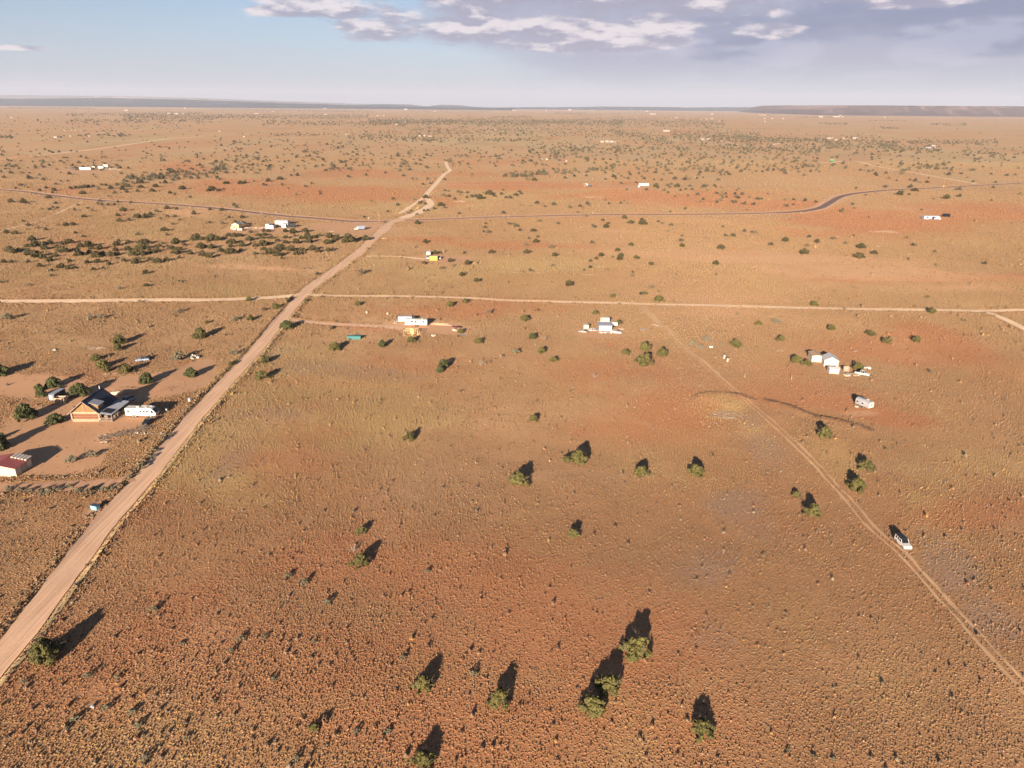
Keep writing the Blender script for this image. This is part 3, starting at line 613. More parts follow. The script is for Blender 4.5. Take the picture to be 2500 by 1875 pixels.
# centre-x, foot-y, width of every tree and shrub, read off enlarged tiles; optional kind letter
TREES = {
'A': "460,90,45 655,105,30 220,150,40 165,182,35 270,170,35 420,210,50 490,178,40 575,205,55 560,230,35 595,140,35 740,30,50 760,185,45 820,180,50 860,170,40 905,175,60 950,170,50 1000,165,45 1065,195,50 1090,145,35 1140,150,40 1190,185,60 1230,235,50 1260,150,50 1310,195,70 1330,135,50 1360,165,60 1365,225,45 1430,130,50 1505,125,70 1515,175,60 1480,215,45 1610,95,40 1670,165,65 1640,215,60 1780,125,60 1865,95,45 1920,80,50 1960,190,75 2060,75,45 2135,75,40 1830,235,45 1885,250,35 2045,280,40 880,240,60 1170,268,30 515,285,60 105,330,60 240,335,75 290,345,35 1075,325,45 1270,332,40 1410,337,35 1055,350,40 1090,362,40 1165,365,40 1230,363,45 835,362,35 800,418,40 940,400,40 990,427,45 1320,425,70 1265,480,60 1280,540,65 1390,530,50 1475,500,80 1555,500,80 1615,470,55 1690,437,50 1795,402,70 1905,408,45 1800,488,40 1880,488,45 1730,508,35 1860,570,40 1940,525,35 2090,462,60 900,492,60 245,540,40 300,585,50 400,610,40 445,405,40 530,413,40 565,390,40 610,395,35 600,345,40 480,632,50 620,580,40 700,585,65 775,578,60 60,665,60 150,675,60 805,668,45 890,708,45 1770,640,70 1480,685,50 1800,688,40 335,745,80 370,810,110 280,815,60 80,870,110 130,880,70 200,855,60 460,840,90 530,785,80 470,780,50 600,820,60 650,870,110 700,870,90 660,790,60 740,775,80 860,820,90 930,815,100 980,840,60 1060,840,80 840,910,110 880,905,70 300,900,90 370,925,110 450,940,80 520,970,80 590,920,60 740,970,55 960,880,60 1020,925,110 1040,985,80 930,990,70 1100,900,70 1180,915,80 1250,900,70 1240,860,70 1250,800,80 1270,755,50 1375,770,60 1550,785,110 1520,840,120 1440,910,120 1370,850,80 1520,905,100 1420,900,90 1600,850,60 1650,880,60 1700,860,60 1710,820,60 1750,780,45 1880,780,110 1840,840,80 1890,890,100 1940,850,60 1990,800,50 1450,995,90 1500,950,50 1610,960,60 1690,985,90 1790,965,80 1930,935,50 2050,895,60 2110,740,110 2170,740,60 2160,830,110 2180,910,90 290,980,50 110,985,45 30,985,60 420,1030,70 650,1040,90 550,1075,50 730,1055,60 800,1045,50 1000,1065,60 1110,1050,45 1170,1005,55 1260,940,40 1330,970,60 1560,1105,75 1120,1110,50,d 550,1130,40 1580,1240,60 1935,1195,50 300,1230,50,s 10,1200,40 1280,1270,60,s",
'B': "20,60,50 215,130,55 375,130,60 430,120,50 530,108,35 680,105,60 805,85,60 630,145,40 660,150,35 995,42,50 1550,60,45 1740,42,45 70,205,90 140,210,50 30,210,50 205,188,25 830,145,40 1155,130,35 1085,165,35 1235,218,35 1250,245,40 985,253,40 900,180,25 315,365,45 340,388,40 1790,322,35 2035,300,40 2080,365,45 1975,435,40 1720,495,35 400,500,55 255,500,45 325,545,40 190,565,45 45,555,40 180,420,60 50,412,40 2190,452,40 250,695,60 310,705,70 360,700,70 60,750,120 130,745,80 20,740,60 475,745,90 570,695,60 640,690,60 620,725,60 710,725,60 630,645,50 680,650,55 870,650,60 950,665,80 1080,655,80 490,660,50 870,720,60 960,700,50 1100,725,100 1120,770,90 1040,725,60 1170,720,60 1240,695,50 1340,715,90 1430,725,70 1320,780,90 1390,750,60 1520,690,35 1560,765,130 1735,740,90 780,755,50 870,775,60 980,775,90 620,800,100 680,790,60 540,810,60 390,810,90 280,780,90 280,815,60 60,830,90 10,820,50 170,870,80 270,890,110 380,860,50 40,930,90 630,850,60 700,890,90 620,900,50 540,895,50 800,850,120 790,915,110 920,860,110 990,900,80 1050,860,70 1160,850,90 1220,870,60 1330,860,70 1380,850,50 830,945,45 1690,1110,110,b 1210,1115,50 800,1208,30 475,1395,70 880,1400,60 935,1370,40 1085,1405,60 1270,1355,40 110,1135,30",
'C': "30,80,35 75,82,30 190,82,40 375,90,35 145,140,35 225,132,35 250,112,20 670,28,35 1030,52,45 1045,30,30 1240,55,60 1310,45,50 1375,32,50 1440,35,50 1510,52,25 1350,95,55 1270,85,40 1680,72,40 1780,50,35 1910,45,30 2120,85,30 2200,60,50 380,208,35 425,212,25 520,222,40 560,228,35 620,228,35 535,250,30 365,262,50 425,270,40 490,300,40 620,282,40 675,275,50 715,270,45 755,295,80 800,232,30 860,248,80 915,270,45 990,245,40 1010,202,30 1045,285,40 1090,288,50 1145,260,55 1185,218,35 1200,240,45 170,285,60 50,302,30 105,345,50 130,328,30 170,352,35 330,370,60 345,355,40 375,395,45 270,405,40 155,428,40 195,422,35 80,468,40 15,428,30 540,455,35 1015,452,50 1375,345,50 1555,362,50 1465,382,35 1310,370,20 1230,368,25 1195,362,20 1730,392,50 1845,380,45 1870,400,30 1920,352,50 1940,368,25 2155,350,35 2115,310,25 1820,442,30 1900,485,50 1210,430,20 85,565,60 820,565,35 815,608,45 795,652,30 845,660,50 1070,570,50 1120,570,35 1155,595,55 1190,638,40 1020,640,22 1340,645,60 1400,540,45 1605,565,40 1975,580,30 2000,603,50 2090,530,40 2150,565,40 2125,603,65 1385,710,40 1290,728,40 1365,765,65 1255,800,60,b 1535,830,75,b 1970,775,55 170,770,75 275,890,70 320,880,40 880,882,60 590,882,40 1265,880,65 1570,915,70 1765,866,25 2070,915,65 2015,945,45 1955,972,45 2195,930,40 155,998,60 440,972,60 625,1003,75 470,1022,50,b 340,1055,70,b 560,1125,75 725,1190,75 350,1310,40,b 1305,1075,50 1340,1080,25 1545,1020,40 1885,1068,35 1950,1042,50 2135,1062,50,b 1720,1235,95 2190,1360,60",
'D': "5,50,30 15,80,30 75,50,25 170,38,40 150,78,40 105,68,25 240,72,20 320,80,40 430,90,25 510,92,35 445,15,45 535,32,35 620,22,30 75,128,35 235,122,35 280,128,25 455,165,65 470,178,40 615,140,40 575,152,40 600,170,35 680,165,60 690,145,30 820,158,35 655,82,50 765,88,50 810,80,40 895,75,35 925,12,45 1215,15,40 1245,35,40 1190,35,25 960,65,25 970,165,50 945,178,30 1010,155,30 1085,152,30 1100,168,25 135,200,35 350,200,40 540,210,45 580,232,40 715,205,40 775,192,30 840,198,40 1000,205,40 1155,172,25 1110,240,45 1165,225,40 1205,245,45 1165,262,40 1170,282,35 1210,278,40 1305,245,40 1310,275,40 1340,288,45 1380,250,45 1320,205,25 1345,188,25 1460,280,35 1660,240,25 905,255,50 795,262,30 655,272,35 960,305,40 930,328,35 1115,295,20 1150,312,50 1110,335,40 1275,325,35 1305,338,50 1410,355,55 1510,358,45 1550,300,45 1590,298,35 1845,308,40 1935,305,35 2065,318,50 2180,335,45 1845,368,40 1870,375,35 1935,358,35 70,345,40 110,315,25 140,345,35 765,402,35 605,435,30 1440,412,20 110,508,65 178,558,65 300,530,50 315,572,85 478,545,38 515,565,42 615,582,45 750,555,22 575,648,42 750,628,25 730,698,35 720,752,50 735,812,65 1178,598,35 1205,698,50 1285,698,60 1410,648,45 1490,658,40 1530,668,55 1557,692,30 1155,835,85 185,798,60 35,858,60 75,918,65 60,950,70 240,940,60 400,1008,65 1100,1003,80 1700,795,55 1855,752,75 2105,710,50 2085,808,50 2060,890,100 2195,765,60 200,1092,35 190,1138,65,b 395,1262,75,b 485,1302,50,b 335,1325,60 290,1328,50 485,1400,110 665,1110,25 1103,1115,30",
'E': "615,30,45 625,42,35 725,18,40 905,25,50 1030,25,20 1410,35,50 1540,25,35 2125,38,35 2040,42,30 1860,28,30 1605,65,25 760,75,35 840,98,25 985,92,30 1045,105,55 1170,118,40 1185,72,25 1095,118,30 1910,118,35 1665,108,30 400,180,30 720,170,45 990,170,55 1045,210,60 610,228,40 505,255,28 880,250,70 900,225,40 975,250,35 810,245,25 1520,198,55 1885,175,35 1240,297,28 1385,292,80 1525,270,50 2180,245,45 1865,312,28 365,358,40 385,398,30 258,418,45 228,435,45 1108,414,28 540,498,30 370,695,35 160,730,50 285,780,45 465,828,80 600,888,70 950,722,40 1020,800,50 445,935,110 965,945,30 1795,1000,55 1250,870,40 1185,1365,50",
'F': "1505,85,60,b 1920,200,90,b 2140,480,170 1270,540,150 1255,605,110 1015,715,120 1100,790,130 1145,835,110 1345,850,150 1600,690,60 1915,715,170,s 2050,890,130,g 1565,965,165,g 550,1010,170,g 410,1045,100,g 425,1110,115,g 825,1105,205,g 235,1370,225,g 570,1410,190,g 60,270,110,s 960,265,80,s 1080,262,90,s -60,890,190,g",
'G': "20,310,60 310,285,90,s 485,280,90 640,170,50 760,155,90 960,240,40 875,380,140,g 1650,120,80 1370,375,50 1390,605,140 1915,565,100,g 315,660,110,s 270,765,60 655,735,120 600,920,130",
'H': "15,515,90 435,130,85 600,90,70 860,205,80,b 1235,285,100 1390,172,35 2005,212,70 550,415,75 745,530,90 1325,480,95,g 1455,490,70,d 1430,630,100 1150,640,100,s 1555,725,80 370,790,130,g 325,845,95,g 1340,1370,100 770,770,100,d 2005,900,80,d 1360,550,50,d",
'I': "50,320,80 2165,120,80 1330,220,50,b 1563,328,75 1755,310,90,s 1810,500,90 845,555,90,s 940,595,90,s 1005,510,110,s 1155,550,50,s 1325,568,110 120,650,85 330,610,130 520,670,140 330,765,180 1980,740,130 2085,765,100",
'J': "1225,200,90 145,382,85 570,442,95 735,525,95 780,485,50 1065,515,100 1575,290,50 430,810,130 1220,850,60,s",
'K': "5,180,60,g -60,300,200,g 780,350,90,s 600,400,120,s",
'L': "1320,200,110 900,1010,90 840,1170,90,d 900,1290,150 270,1390,70,s 410,1450,80,s 1480,1350,60,s",
'M': "60,600,175 575,410,175 1115,515,135 1600,505,125 530,1045,110",
'N': "510,185,140 860,465,150 790,635,150 255,690,80 405,865,145",
'O': "340,640,270",
'P': "1440,870,180 2100,1000,210 500,1215,95 1440,1530,200",
'Q': "1080,590,260 840,900,220 700,1080,220 1650,1270,215",
}
SAGE = {
'K': "60,640,90 150,650,100 240,650,80 330,665,120 400,670,120 500,640,80 590,610,80 650,650,90 740,670,120 800,630,90 880,650,110 960,640,80 1010,600,70 1110,520,70 1200,440,110 1250,410,80 1290,360,80 1340,300,60 1400,200,70 1460,160,60",
'O': "200,800,80 740,760,100 1000,770,90 630,1140,110 1180,1190,110 1240,1480,120 2070,430,100 1990,540,90 1600,1290,80 1560,470,70 1310,180,100 900,1040,110 1120,1080,110 560,1210,90",
'P': "610,120,110 60,420,80 140,780,80 860,1240,100 1140,1240,90 340,1480,100 500,450,60 1270,590,80 1880,750,110",
'R': "180,1390,60 400,1450,80 570,1470,70",
}
def parse(D):
    out = []
    for k, s in D.items():
        ox, oy, sc_ = TILES[k]
        for q in s.split():
            p = q.split(','); out.append([ox+float(p[0])*sc_, oy+float(p[1])*sc_, float(p[2])*sc_, p[3] if len(p) > 3 else 'j'])
    return out
L = parse(TREES)
# landmarks for telling trees apart: (px, py, phrase)
LM = [(205, 1000, 'the log cabin'), (345, 1008, 'the white motorhome'), (138, 975, 'the grey livestock trailer'), (30, 1130, 'the red-roofed shed'), (231, 1240, 'the blue steel bin'),
      (1020, 785, 'the white travel trailer'), (864, 825, 'the teal dumpster'), (1478, 800, 'the silver shack'), (2020, 885, 'the white barns'), (2109, 985, 'the silver trailer'),
      (2203, 1332, 'the white SUV'), (1058, 628, 'the yellow container'), (876, 556, 'the blue-grey box truck'), (575, 556, 'the tan house'), (690, 548, 'the long white building'),
      (740, 722, 'the dirt crossroads'), (940, 538, 'the paved junction'), (1770, 873, 'the two white barrels'), (2275, 531, 'the lone grey trailer'), (2050, 480, 'the paved road bend'),
      (208, 410, 'the white mobile home'), (1571, 453, 'the long white bus'), (1430, 453, 'the far white truck'), (1885, 975, 'the gully bank'), (1570, 748, 'the track fork'),
      (1650, 1680, 'the lower right corner junipers'), (1300, 1620, 'the lowest pair of junipers'), (640, 590, 'the scrub belt middle'), (2400, 760, 'the right-hand road fork')]
LM += [(140, 470, 'the left part of the paved road'), (90, 615, 'the left end of the scrub belt'), (300, 620, 'the middle of the scrub belt'), (390, 450, 'the red soil below the far woodland'), (330, 455, 'the thicket above the paved road')]
LM = [l for l in LM if 'corner' not in l[2] and 'lowest' not in l[2] and l[2] != 'the scrub belt middle']
def relation(px, py, lx, ly):
    dx = px-lx; dy = (py-ly)*(2.2 if py < 700 else 1.3)
    if abs(dx) > abs(dy)*1.1: return 'right of' if dx > 0 else 'left of'
    return 'below' if dy > 0 else 'above'
ORD = ['nearest', 'second nearest', 'third nearest', 'fourth nearest', 'fifth nearest', 'sixth nearest', 'seventh nearest', 'eighth nearest', 'ninth nearest', 'tenth nearest']
KW = {'j': ('juniper', 'olive green'), 'g': ('juniper', 'dark green'), 's': ('shrub', 'pale sage-green'), 'b': ('shrub', 'brownish'), 'd': ('dead shrub', 'grey leafless')}
def labels(items):
    """items: px, py, width, kind -> label, group; ordinals counted from the closest named landmark"""
    slots = {}
    for i, (px, py, w, k) in enumerate(items):
        best = min(LM, key=lambda l: math.hypot(px-l[0], (py-l[1])*(2.0 if min(py, l[1]) < 700 else 1.2)))
        rel = relation(px, py, best[0], best[1]); slots.setdefault((KW[k][0], rel, best[2], best[0], best[1]), []).append(i)
    lab = {}; 
    for (nm, rel, ln, lx, ly), ids in slots.items():
        ids.sort(key=lambda i: math.hypot(items[i][0]-lx, items[i][1]-ly))
        for r_, i in enumerate(ids):
            w = items[i][2]; size = 'large round' if w > 36 else 'rounded' if w > 17 else 'small' if w > 9 else 'tiny'
            col = KW[items[i][3]][1]
            if r_ < len(ORD): lab[i] = ('%s %s %s, %s %s %s' % (size, col, nm, ORD[r_], rel, ln), None)
            else: lab[i] = ('%s farther %s %s than the ten nearest' % (nm, rel, ln), '%ss %s %s' % (nm, rel, ln))
    return lab
def worldrec(px, py, w):
    x, y, z = at(px, py); s = w/ppm(px, py); return x, y+s*.30, s
order = sorted(range(len(L)), key=lambda i: -L[i][2])
jun = [i for i in order if L[i][3] in 'jg'][:285]; oth = [i for i in order if L[i][3] in 'sbd']
ind = jun+oth; rest = [i for i in order if i not in set(ind)]
items = [L[i] for i in ind]; lab = labels(items)
def hz(x, y): return float(hgt(x, y))
GRP = {'j': 'junipers scattered over the plain', 'g': 'junipers scattered over the plain', 's': 'pale shrubs dotted among the grass', 'b': 'pale shrubs dotted among the grass', 'd': 'leafless dead shrubs'}
for q, (px, py, w, k) in enumerate(items):
    x, y, s = worldrec(px, py, w); rr = random.Random(q*7+3); rz = rr.uniform(0, 6.28)
    nm = {'j': 'juniper_tree', 'g': 'juniper_tree', 's': 'sage_shrub', 'b': 'brown_shrub', 'd': 'dead_shrub'}[k]
    s2 = s*.64; hh = s2*rr.uniform(.98, 1.25)*(1.1 if k == 'g' else 1.0)
    lb, grp = lab[q]; ck = 'm' if (k == 'j' and py < 705) else k
    if k == 'd':
        o = bpy.data.objects.new(nm, DEAD[q % 3]); COL.objects.link(o); o.location = (x, y, hz(x, y)); o.scale = (s2, s2, hh*.9); o.rotation_euler = (0, 0, rz)
    elif w > 13:
        o = empty(nm, (x, y, hz(x, y)), rz)
        for cn, me, sc_ in (('crown', CR[ck][q % len(CR[ck])], (s2*rr.uniform(.85, 1.12), s2*rr.uniform(.78, 1.1), hh)), ('trunk', TR[q % 3], (s2, s2, hh*.75))):
            c_ = bpy.data.objects.new(cn, me); COL.objects.link(c_); c_.parent = o; c_.scale = sc_
    else:
        o = bpy.data.objects.new(nm, CR[ck][q % len(CR[ck])]); COL.objects.link(o); o.location = (x, y, hz(x, y)); o.scale = (s2, s2, hh); o.rotation_euler = (0, 0, rz)
    tag(o, lb, 'juniper tree' if k in 'jg' else 'shrub', grp or GRP[k])
S = parse(SAGE)
SLM = [(30, 1130, 'the red-roofed shed'), (231, 1240, 'the blue steel bin'), (95, 1600, 'the big roadside juniper'), (765, 1790, 'the small yellow-green juniper'), (1030, 1690, 'the juniper with a fallen branch'), (1720, 1790, 'the lowest right juniper'), (226, 1725, 'the white litter')]
LM_, LM2 = LM, SLM; LM = SLM; slab = labels([(a, b, c_, 's') for a, b, c_, _ in S]); LM = LM_
for q, (px, py, w, k) in enumerate(S):
    x, y, s = worldrec(px, py, w); s2 = s*.5; rr = random.Random(q+900)
    o = bpy.data.objects.new('sagebrush', CR['s'][q % 3]); COL.objects.link(o); o.location = (x, y, hz(x, y)); o.scale = (s2, s2, s2*rr.uniform(.8, 1.1)); o.rotation_euler = (0, 0, rr.uniform(0, 6.28))
    tag(o, slab[q][0].replace('pale sage-green shrub', 'grey sagebrush'), 'sagebrush', slab[q][1] or 'grey sagebrush clumps')
# ---- the smaller junipers past the three hundred that show largest, and the far woodland: one stuff object
M_far = bpy.data.materials.new('far_scrub_leaf'); M_far.use_nodes = True
t = NT(M_far.node_tree); b = t.n['Principled BSDF']; a_ = t.node('ShaderNodeAttribute', attribute_type='INSTANCER', attribute_name='tint'); t.l.new(a_.outputs['Color'], b.inputs['Base Color']); b.inputs['Roughness'].default_value = .9
FT = []
for i in range(4):
    V_, F_ = crown_geo(700+i, lobes=14, per=16, leaf=.24); FT.append(template('scrub_%d' % i, [M_far], V_, F_))
fx, fy, fs = [], [], []
for i in rest:
    x, y, s = worldrec(*L[i][:3]); fx.append(x); fy.append(y); fs.append(s*.62)
# zones of far woodland in picture pixels: x0,y0,x1,y1 (polygon as band with slanted edges), trees, size
BANDS = [(300, 284, 900, 284, 14, 1500), (160, 280, 500, 276, 9, 420), (170, 296, 520, 293, 16, 260), (22, 263, 230, 265, 4, 420), (520, 266, 910, 272, 9, 900), (640, 300, 1000, 302, 18, 340), (900, 296, 1520, 298, 18, 2400),
         (850, 330, 1060, 336, 24, 170), (670, 330, 830, 330, 8, 40), (1000, 270, 1200, 272, 8, 420), (1200, 286, 1300, 285, 4, 120), (1355, 276, 1430, 277, 4, 260), (1000, 318, 1520, 322, 30, 620), (1000, 342, 1320, 342, 14, 130),
         (1290, 365, 1520, 362, 44, 130), (1500, 294, 1770, 300, 24, 1100), (1500, 322, 1640, 345, 18, 260), (1640, 330, 1860, 335, 30, 640), (1500, 360, 2000, 362, 46, 420), (1770, 338, 2020, 342, 16, 420), (1740, 362, 2000, 366, 18, 200),
         (1500, 395, 2000, 396, 50, 190), (2000, 352, 2190, 352, 34, 430), (2180, 346, 2440, 350, 18, 240), (2140, 366, 2300, 366, 20, 120), (2350, 375, 2500, 380, 34, 70), (2000, 302, 2070, 302, 5, 90), (2150, 313, 2195, 313, 5, 60), (2270, 303, 2360, 304, 6, 90), (2120, 295, 2215, 295, 3, 90), (1400, 282, 1700, 270, 6, 200),
         (2000, 278, 2500, 282, 3, 500), (1940, 286, 2040, 286, 4, 150), (2000, 395, 2500, 400, 60, 90), (2190, 405, 2320, 408, 24, 45), (0, 334, 30, 336, 6, 22), (190, 331, 320, 331, 6, 46), (0, 400, 500, 400, 60, 110), (500, 400, 1000, 395, 70, 200),
         (1000, 385, 1500, 385, 60, 150), (560, 360, 1000, 350, 40, 90), (0, 300, 500, 310, 50, 120), (300, 440, 560, 415, 22, 90), (1240, 430, 1500, 412, 16, 60), (1500, 415, 2000, 412, 30, 120), (0, 262, 2500, 276, 14, 900), (700, 262, 1000, 266, 4, 260)]
for x0, y0, x1, y1, th, n_ in BANDS:
    n_ = int(n_*(1.2 if x0 < 1450 else .85)); u_ = rng.random(n_); px = x0+(x1-x0)*u_; th_ = th*(.45+1.0*fbm(px, px*0, 60, int(x0)+5, 3))
    py = y0+(y1-y0)*u_+th_*np.clip(rng.normal(0, .42, n_), -1.1, 1.1)*.62
    py = np.maximum(py, 258+(px-1250)*.00873+2.6)
    gx_, gy_ = flat(px, py); fx += list(gx_); fy += list(gy_); fs += list(np.where(gy_ > 3500, 3.3, 2.6)*np.exp(rng.normal(0, .25, n_)))
# thin random scatter everywhere beyond 1.2 km
n_ = 1500; yy = 10**rng.uniform(3.15, 4.1, n_); xx = rng.uniform(-.7, .7, n_)*yy; kk = fbm(xx*.3, yy*.12, 150, 9, 4) > .47
fx += list(xx[kk]); fy += list(yy[kk]); fs += list(2.2*np.exp(rng.normal(0, .3, kk.sum())))
fx = np.array(fx); fy = np.array(fy); fs = np.array(fs); n = len(fx); print('far scrub', n)
ti = np.array([.088, .072, .040])[None]*rng.uniform(.75, 1.35, (n, 1)); ti[:len(rest)] *= .72; brn = rng.random(n) < .25; ti[brn] = np.array([.13, .10, .055])*rng.uniform(.8, 1.2, (brn.sum(), 1))
scr = instancer('far_scrub', np.column_stack([fx, fy, hgt(fx, fy)-.05]), np.column_stack([fs, fs, fs*1.15]), np.column_stack([np.zeros(n), np.zeros(n), rng.uniform(0, 6.28, n)]), ti, rng.integers(0, 4, n), FT)

# ------------------------------------------------------------------ mesas and hills along the horizon
def ridge(name, prof, dist, mat, foot=None, back=4000, seed=3, rough=6):
    """prof: (px, py) of the skyline; built at 'dist' as a slope rising from its foot to a level top"""
    xs = np.linspace(prof[0][0], prof[-1][0], 220); ys = np.interp(xs, [p[0] for p in prof], [p[1] for p in prof])
    hor = 258+(xs-1250)*.00873
    X_ = (xs-1250)/1916.0*dist; Z_ = CAMH+(hor-ys)/1916.0*dist+(fbm(X_, X_*0, dist*.01, seed, 4)-.5)*rough
    slope = dist*.03 if foot is None else foot
    rows = []
    for k_, (dy, f) in enumerate(((-slope, 0), (-slope*.62, .22), (-slope*.35, .50), (-slope*.16, .80), (-slope*.05, .97), (0, 1), (back, .99))):
        jx = (fbm(X_, X_*0+k_*7, dist*.012, seed+k_, 3)-.5)*slope*.5*(0 < k_ < 6)
        rows.append(np.column_stack([X_, dist+dy+jx, -3+(Z_+3)*f]))
    V = np.stack(rows, 1).reshape(-1, 3); c_ = len(rows); i = (np.arange(len(xs)-1)[:, None]*c_+np.arange(c_-1)[None]).ravel()
    o = mesh_np(name, V, np.stack([i, i+c_, i+c_+1, i+1], 1), mat, smooth=False); o['kind'] = 'structure'; return o
def hillmat(name, c1, c2, sc_):
    m = bpy.data.materials.new(name); m.use_nodes = True; t = NT(m.node_tree); b = t.n['Principled BSDF']
    P = t.node('ShaderNodeNewGeometry').outputs['Position']; mp = t.node('ShaderNodeMapping'); mp.inputs['Scale'].default_value = (sc_, sc_*.3, sc_*4); t.l.new(P, mp.inputs[0])
    t.l.new(t.mix(t.ramp(t.noise(mp.outputs[0], 1, 6, .65), .38, .62), c1, c2), b.inputs['Base Color']); b.inputs['Roughness'].default_value = 1; b.inputs['Specular IOR Level'].default_value = 0
    return m
M_mesaR = hillmat('mesa_slope', (.085, .058, .06), (.12, .078, .072), .003)
M_forest = hillmat('wooded_slope', (.016, .024, .034), (.024, .032, .040), .001)  # dark blue base paints in the cloud shadow and haze
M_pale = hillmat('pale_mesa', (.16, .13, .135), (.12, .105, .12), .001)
ridge('mesa', [(1985, 278), (2010, 271), (2040, 262), (2065, 258.5), (2110, 258), (2300, 259.5), (2500, 260.5), (2900, 263)], 11500, M_mesaR, 700, rough=6)
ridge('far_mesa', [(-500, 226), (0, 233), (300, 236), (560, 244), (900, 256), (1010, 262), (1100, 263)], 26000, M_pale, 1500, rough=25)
ridge('wooded_ridge', [(-500, 238), (0, 241.5), (170, 241), (260, 240.5), (420, 245), (560, 250), (700, 254), (820, 257), (1000, 261), (1250, 265)], 17500, M_forest, 1400, rough=12)
ridge('small_mesa', [(850, 262), (890, 256), (905, 254), (950, 255), (975, 258), (1010, 261)], 21000, M_forest, 800, rough=6)
ridge('small_mesa', [(1020, 263), (1050, 258), (1070, 256), (1100, 257), (1130, 261), (1180, 262.5)], 23000, M_forest, 800, rough=6)
ridge('low_hills', [(1150, 263), (1250, 262.5), (1400, 262), (1490, 260.5), (1560, 261), (1650, 262), (1700, 263.5), (1820, 262.5), (1930, 262.5), (1990, 261), (2030, 261.5), (2100, 264)], 22000, M_forest, 1500, rough=14)
# ------------------------------------------------------------------ air
HZ = MB(); HZ.box(-31000, 31000, -300, 30000, -6, 560); hzo = HZ.build('haze', bpy.data.materials.new('haze')); hzo['kind'] = 'stuff'
hm = hzo.data.materials[0]; hm.use_nodes = True; t = NT(hm.node_tree); t.n.clear(); pv = t.node('ShaderNodeVolumePrincipled'); pv.inputs['Color'].default_value = (.80, .84, 1.0, 1)
pv.inputs['Density'].default_value = 3.2e-5; pv.inputs['Anisotropy'].default_value = 0.0; ho = t.node('ShaderNodeOutputMaterial'); t.l.new(pv.outputs[0], ho.inputs['Volume'])
# ------------------------------------------------------------------ materials for built things
white = pm('white_paint', (.56, .53, .48), .45, vary=.06, scale=.8, dirt=(.55, .42, .33)); cream = pm('cream_paint', (.50, .43, .32), .6, vary=.08, scale=.8, dirt=(.5, .36, .25))
offw = pm('chalky_white', (.48, .43, .37), .7, vary=.1, scale=1, dirt=(.50, .38, .30)); dark = pm('dark_glass', (.012, .013, .016), .15, vary=.1); rubber = pm('rubber', (.02, .018, .017), .9)
rimm = pm('wheel_rim', (.45, .44, .43), .4, .6); steel = pm('galvanised', (.42, .43, .46), .5, .35, vary=.15, scale=1.2, dirt=(.30, .26, .24)); silver = pm('silver_skin', (.50, .50, .52), .42, .45, vary=.25, scale=1.5, dirt=(.34, .32, .33), stretch=(.5, 3, 3))
greyp = pm('blue_grey_paint', (.26, .31, .40), .5, vary=.1, dirt=(.2, .2, .22)); blackp = pm('black_paint', (.018, .020, .024), .3); roofm = pm('slate_blue_metal', (.032, .042, .066), .6, .0, vary=.12, scale=.6)
roofl = pm('light_grey_metal', (.27, .28, .32), .6, .0, vary=.12); ylog = pm('yellow_board', (.22, .125, .045), .75, vary=.3, scale=2.5, stretch=(4, 4, .3)); rlog = pm('red_brown_log', (.20, .085, .045), .75, vary=.25, scale=2, stretch=(.4, 4, 4))
clog = pm('pale_log', (.42, .285, .18), .75, vary=.18, scale=3); stucco = pm('pale_stucco', (.33, .23, .16), .9, vary=.08); redr = pm('red_metal_roof', (.33, .085, .075), .5, .15, vary=.12); lumber = pm('new_lumber', (.62, .40, .18), .7, vary=.2, scale=3)
oldw = pm('weathered_wood', (.36, .27, .20), .9, vary=.3, scale=3, stretch=(.5, 4, 4)); teal = pm('teal_paint', (.03, .16, .16), .5, vary=.12, dirt=(.06, .16, .15)); bluep = pm('sky_blue_paint', (.20, .42, .56), .5, vary=.1); yel_ = pm('yellow_paint', (.72, .38, .05), .5, vary=.1, dirt=(.5, .26, .06))
greenp = pm('green_paint', (.05, .20, .08), .5); redp = pm('red_paint', (.22, .045, .035), .5); panel = pm('solar_panel', (.008, .010, .018), .7); junk = pm('scrap', (.40, .34, .30), .7, .2, vary=.4, scale=3); brush = pm('shade_painted_wood', (.22, .16, .12), .95, vary=.4, scale=4)
tarp = pm('dark_tarp', (.03, .035, .045), .6); orange = pm('yellow_sign', (.75, .42, .03), .5); tanw = pm('tan_wall', (.58, .42, .25), .8, vary=.08); blu2 = pm('pale_blue', (.27, .31, .40), .6); dirtm = M_sand
def base(name, px, py, yaw, label, cat, group=None, dz=-.03):
    x, y, z = at(px, py); o = empty(name, (x, y, z+dz), R(yaw)); return tag(o, label, cat, group)
def part(name, mat, parent, *boxes, bevel=0):
    m = MB()
    for b_ in boxes: m.box(*b_)
    return m.build(name, mat, parent, bevel=bevel)
def wheel(parent, x, y, r=.36, w=.24, rim=True):
    s = 1 if y > 0 else -1
    q = MB().cyl((x, y-s*w, r), (x, y, r), r, n=14).build('wheel', rubber, parent)
    if rim: MB().cyl((x, y-s*w*.5, r), (x, y+s*.02, r), r*.58, n=10).build('rim', rimm, q)
    return q
def windows(parent, L_, z0, z1, yface, mat=dark, proud=.02):
    s = 1 if yface > 0 else -1
    for a, b_ in L_:
        y0, y1 = sorted((yface-s*.03, yface+s*proud)); part('window', mat, parent, (a, b_, y0, y1, z0, z1))
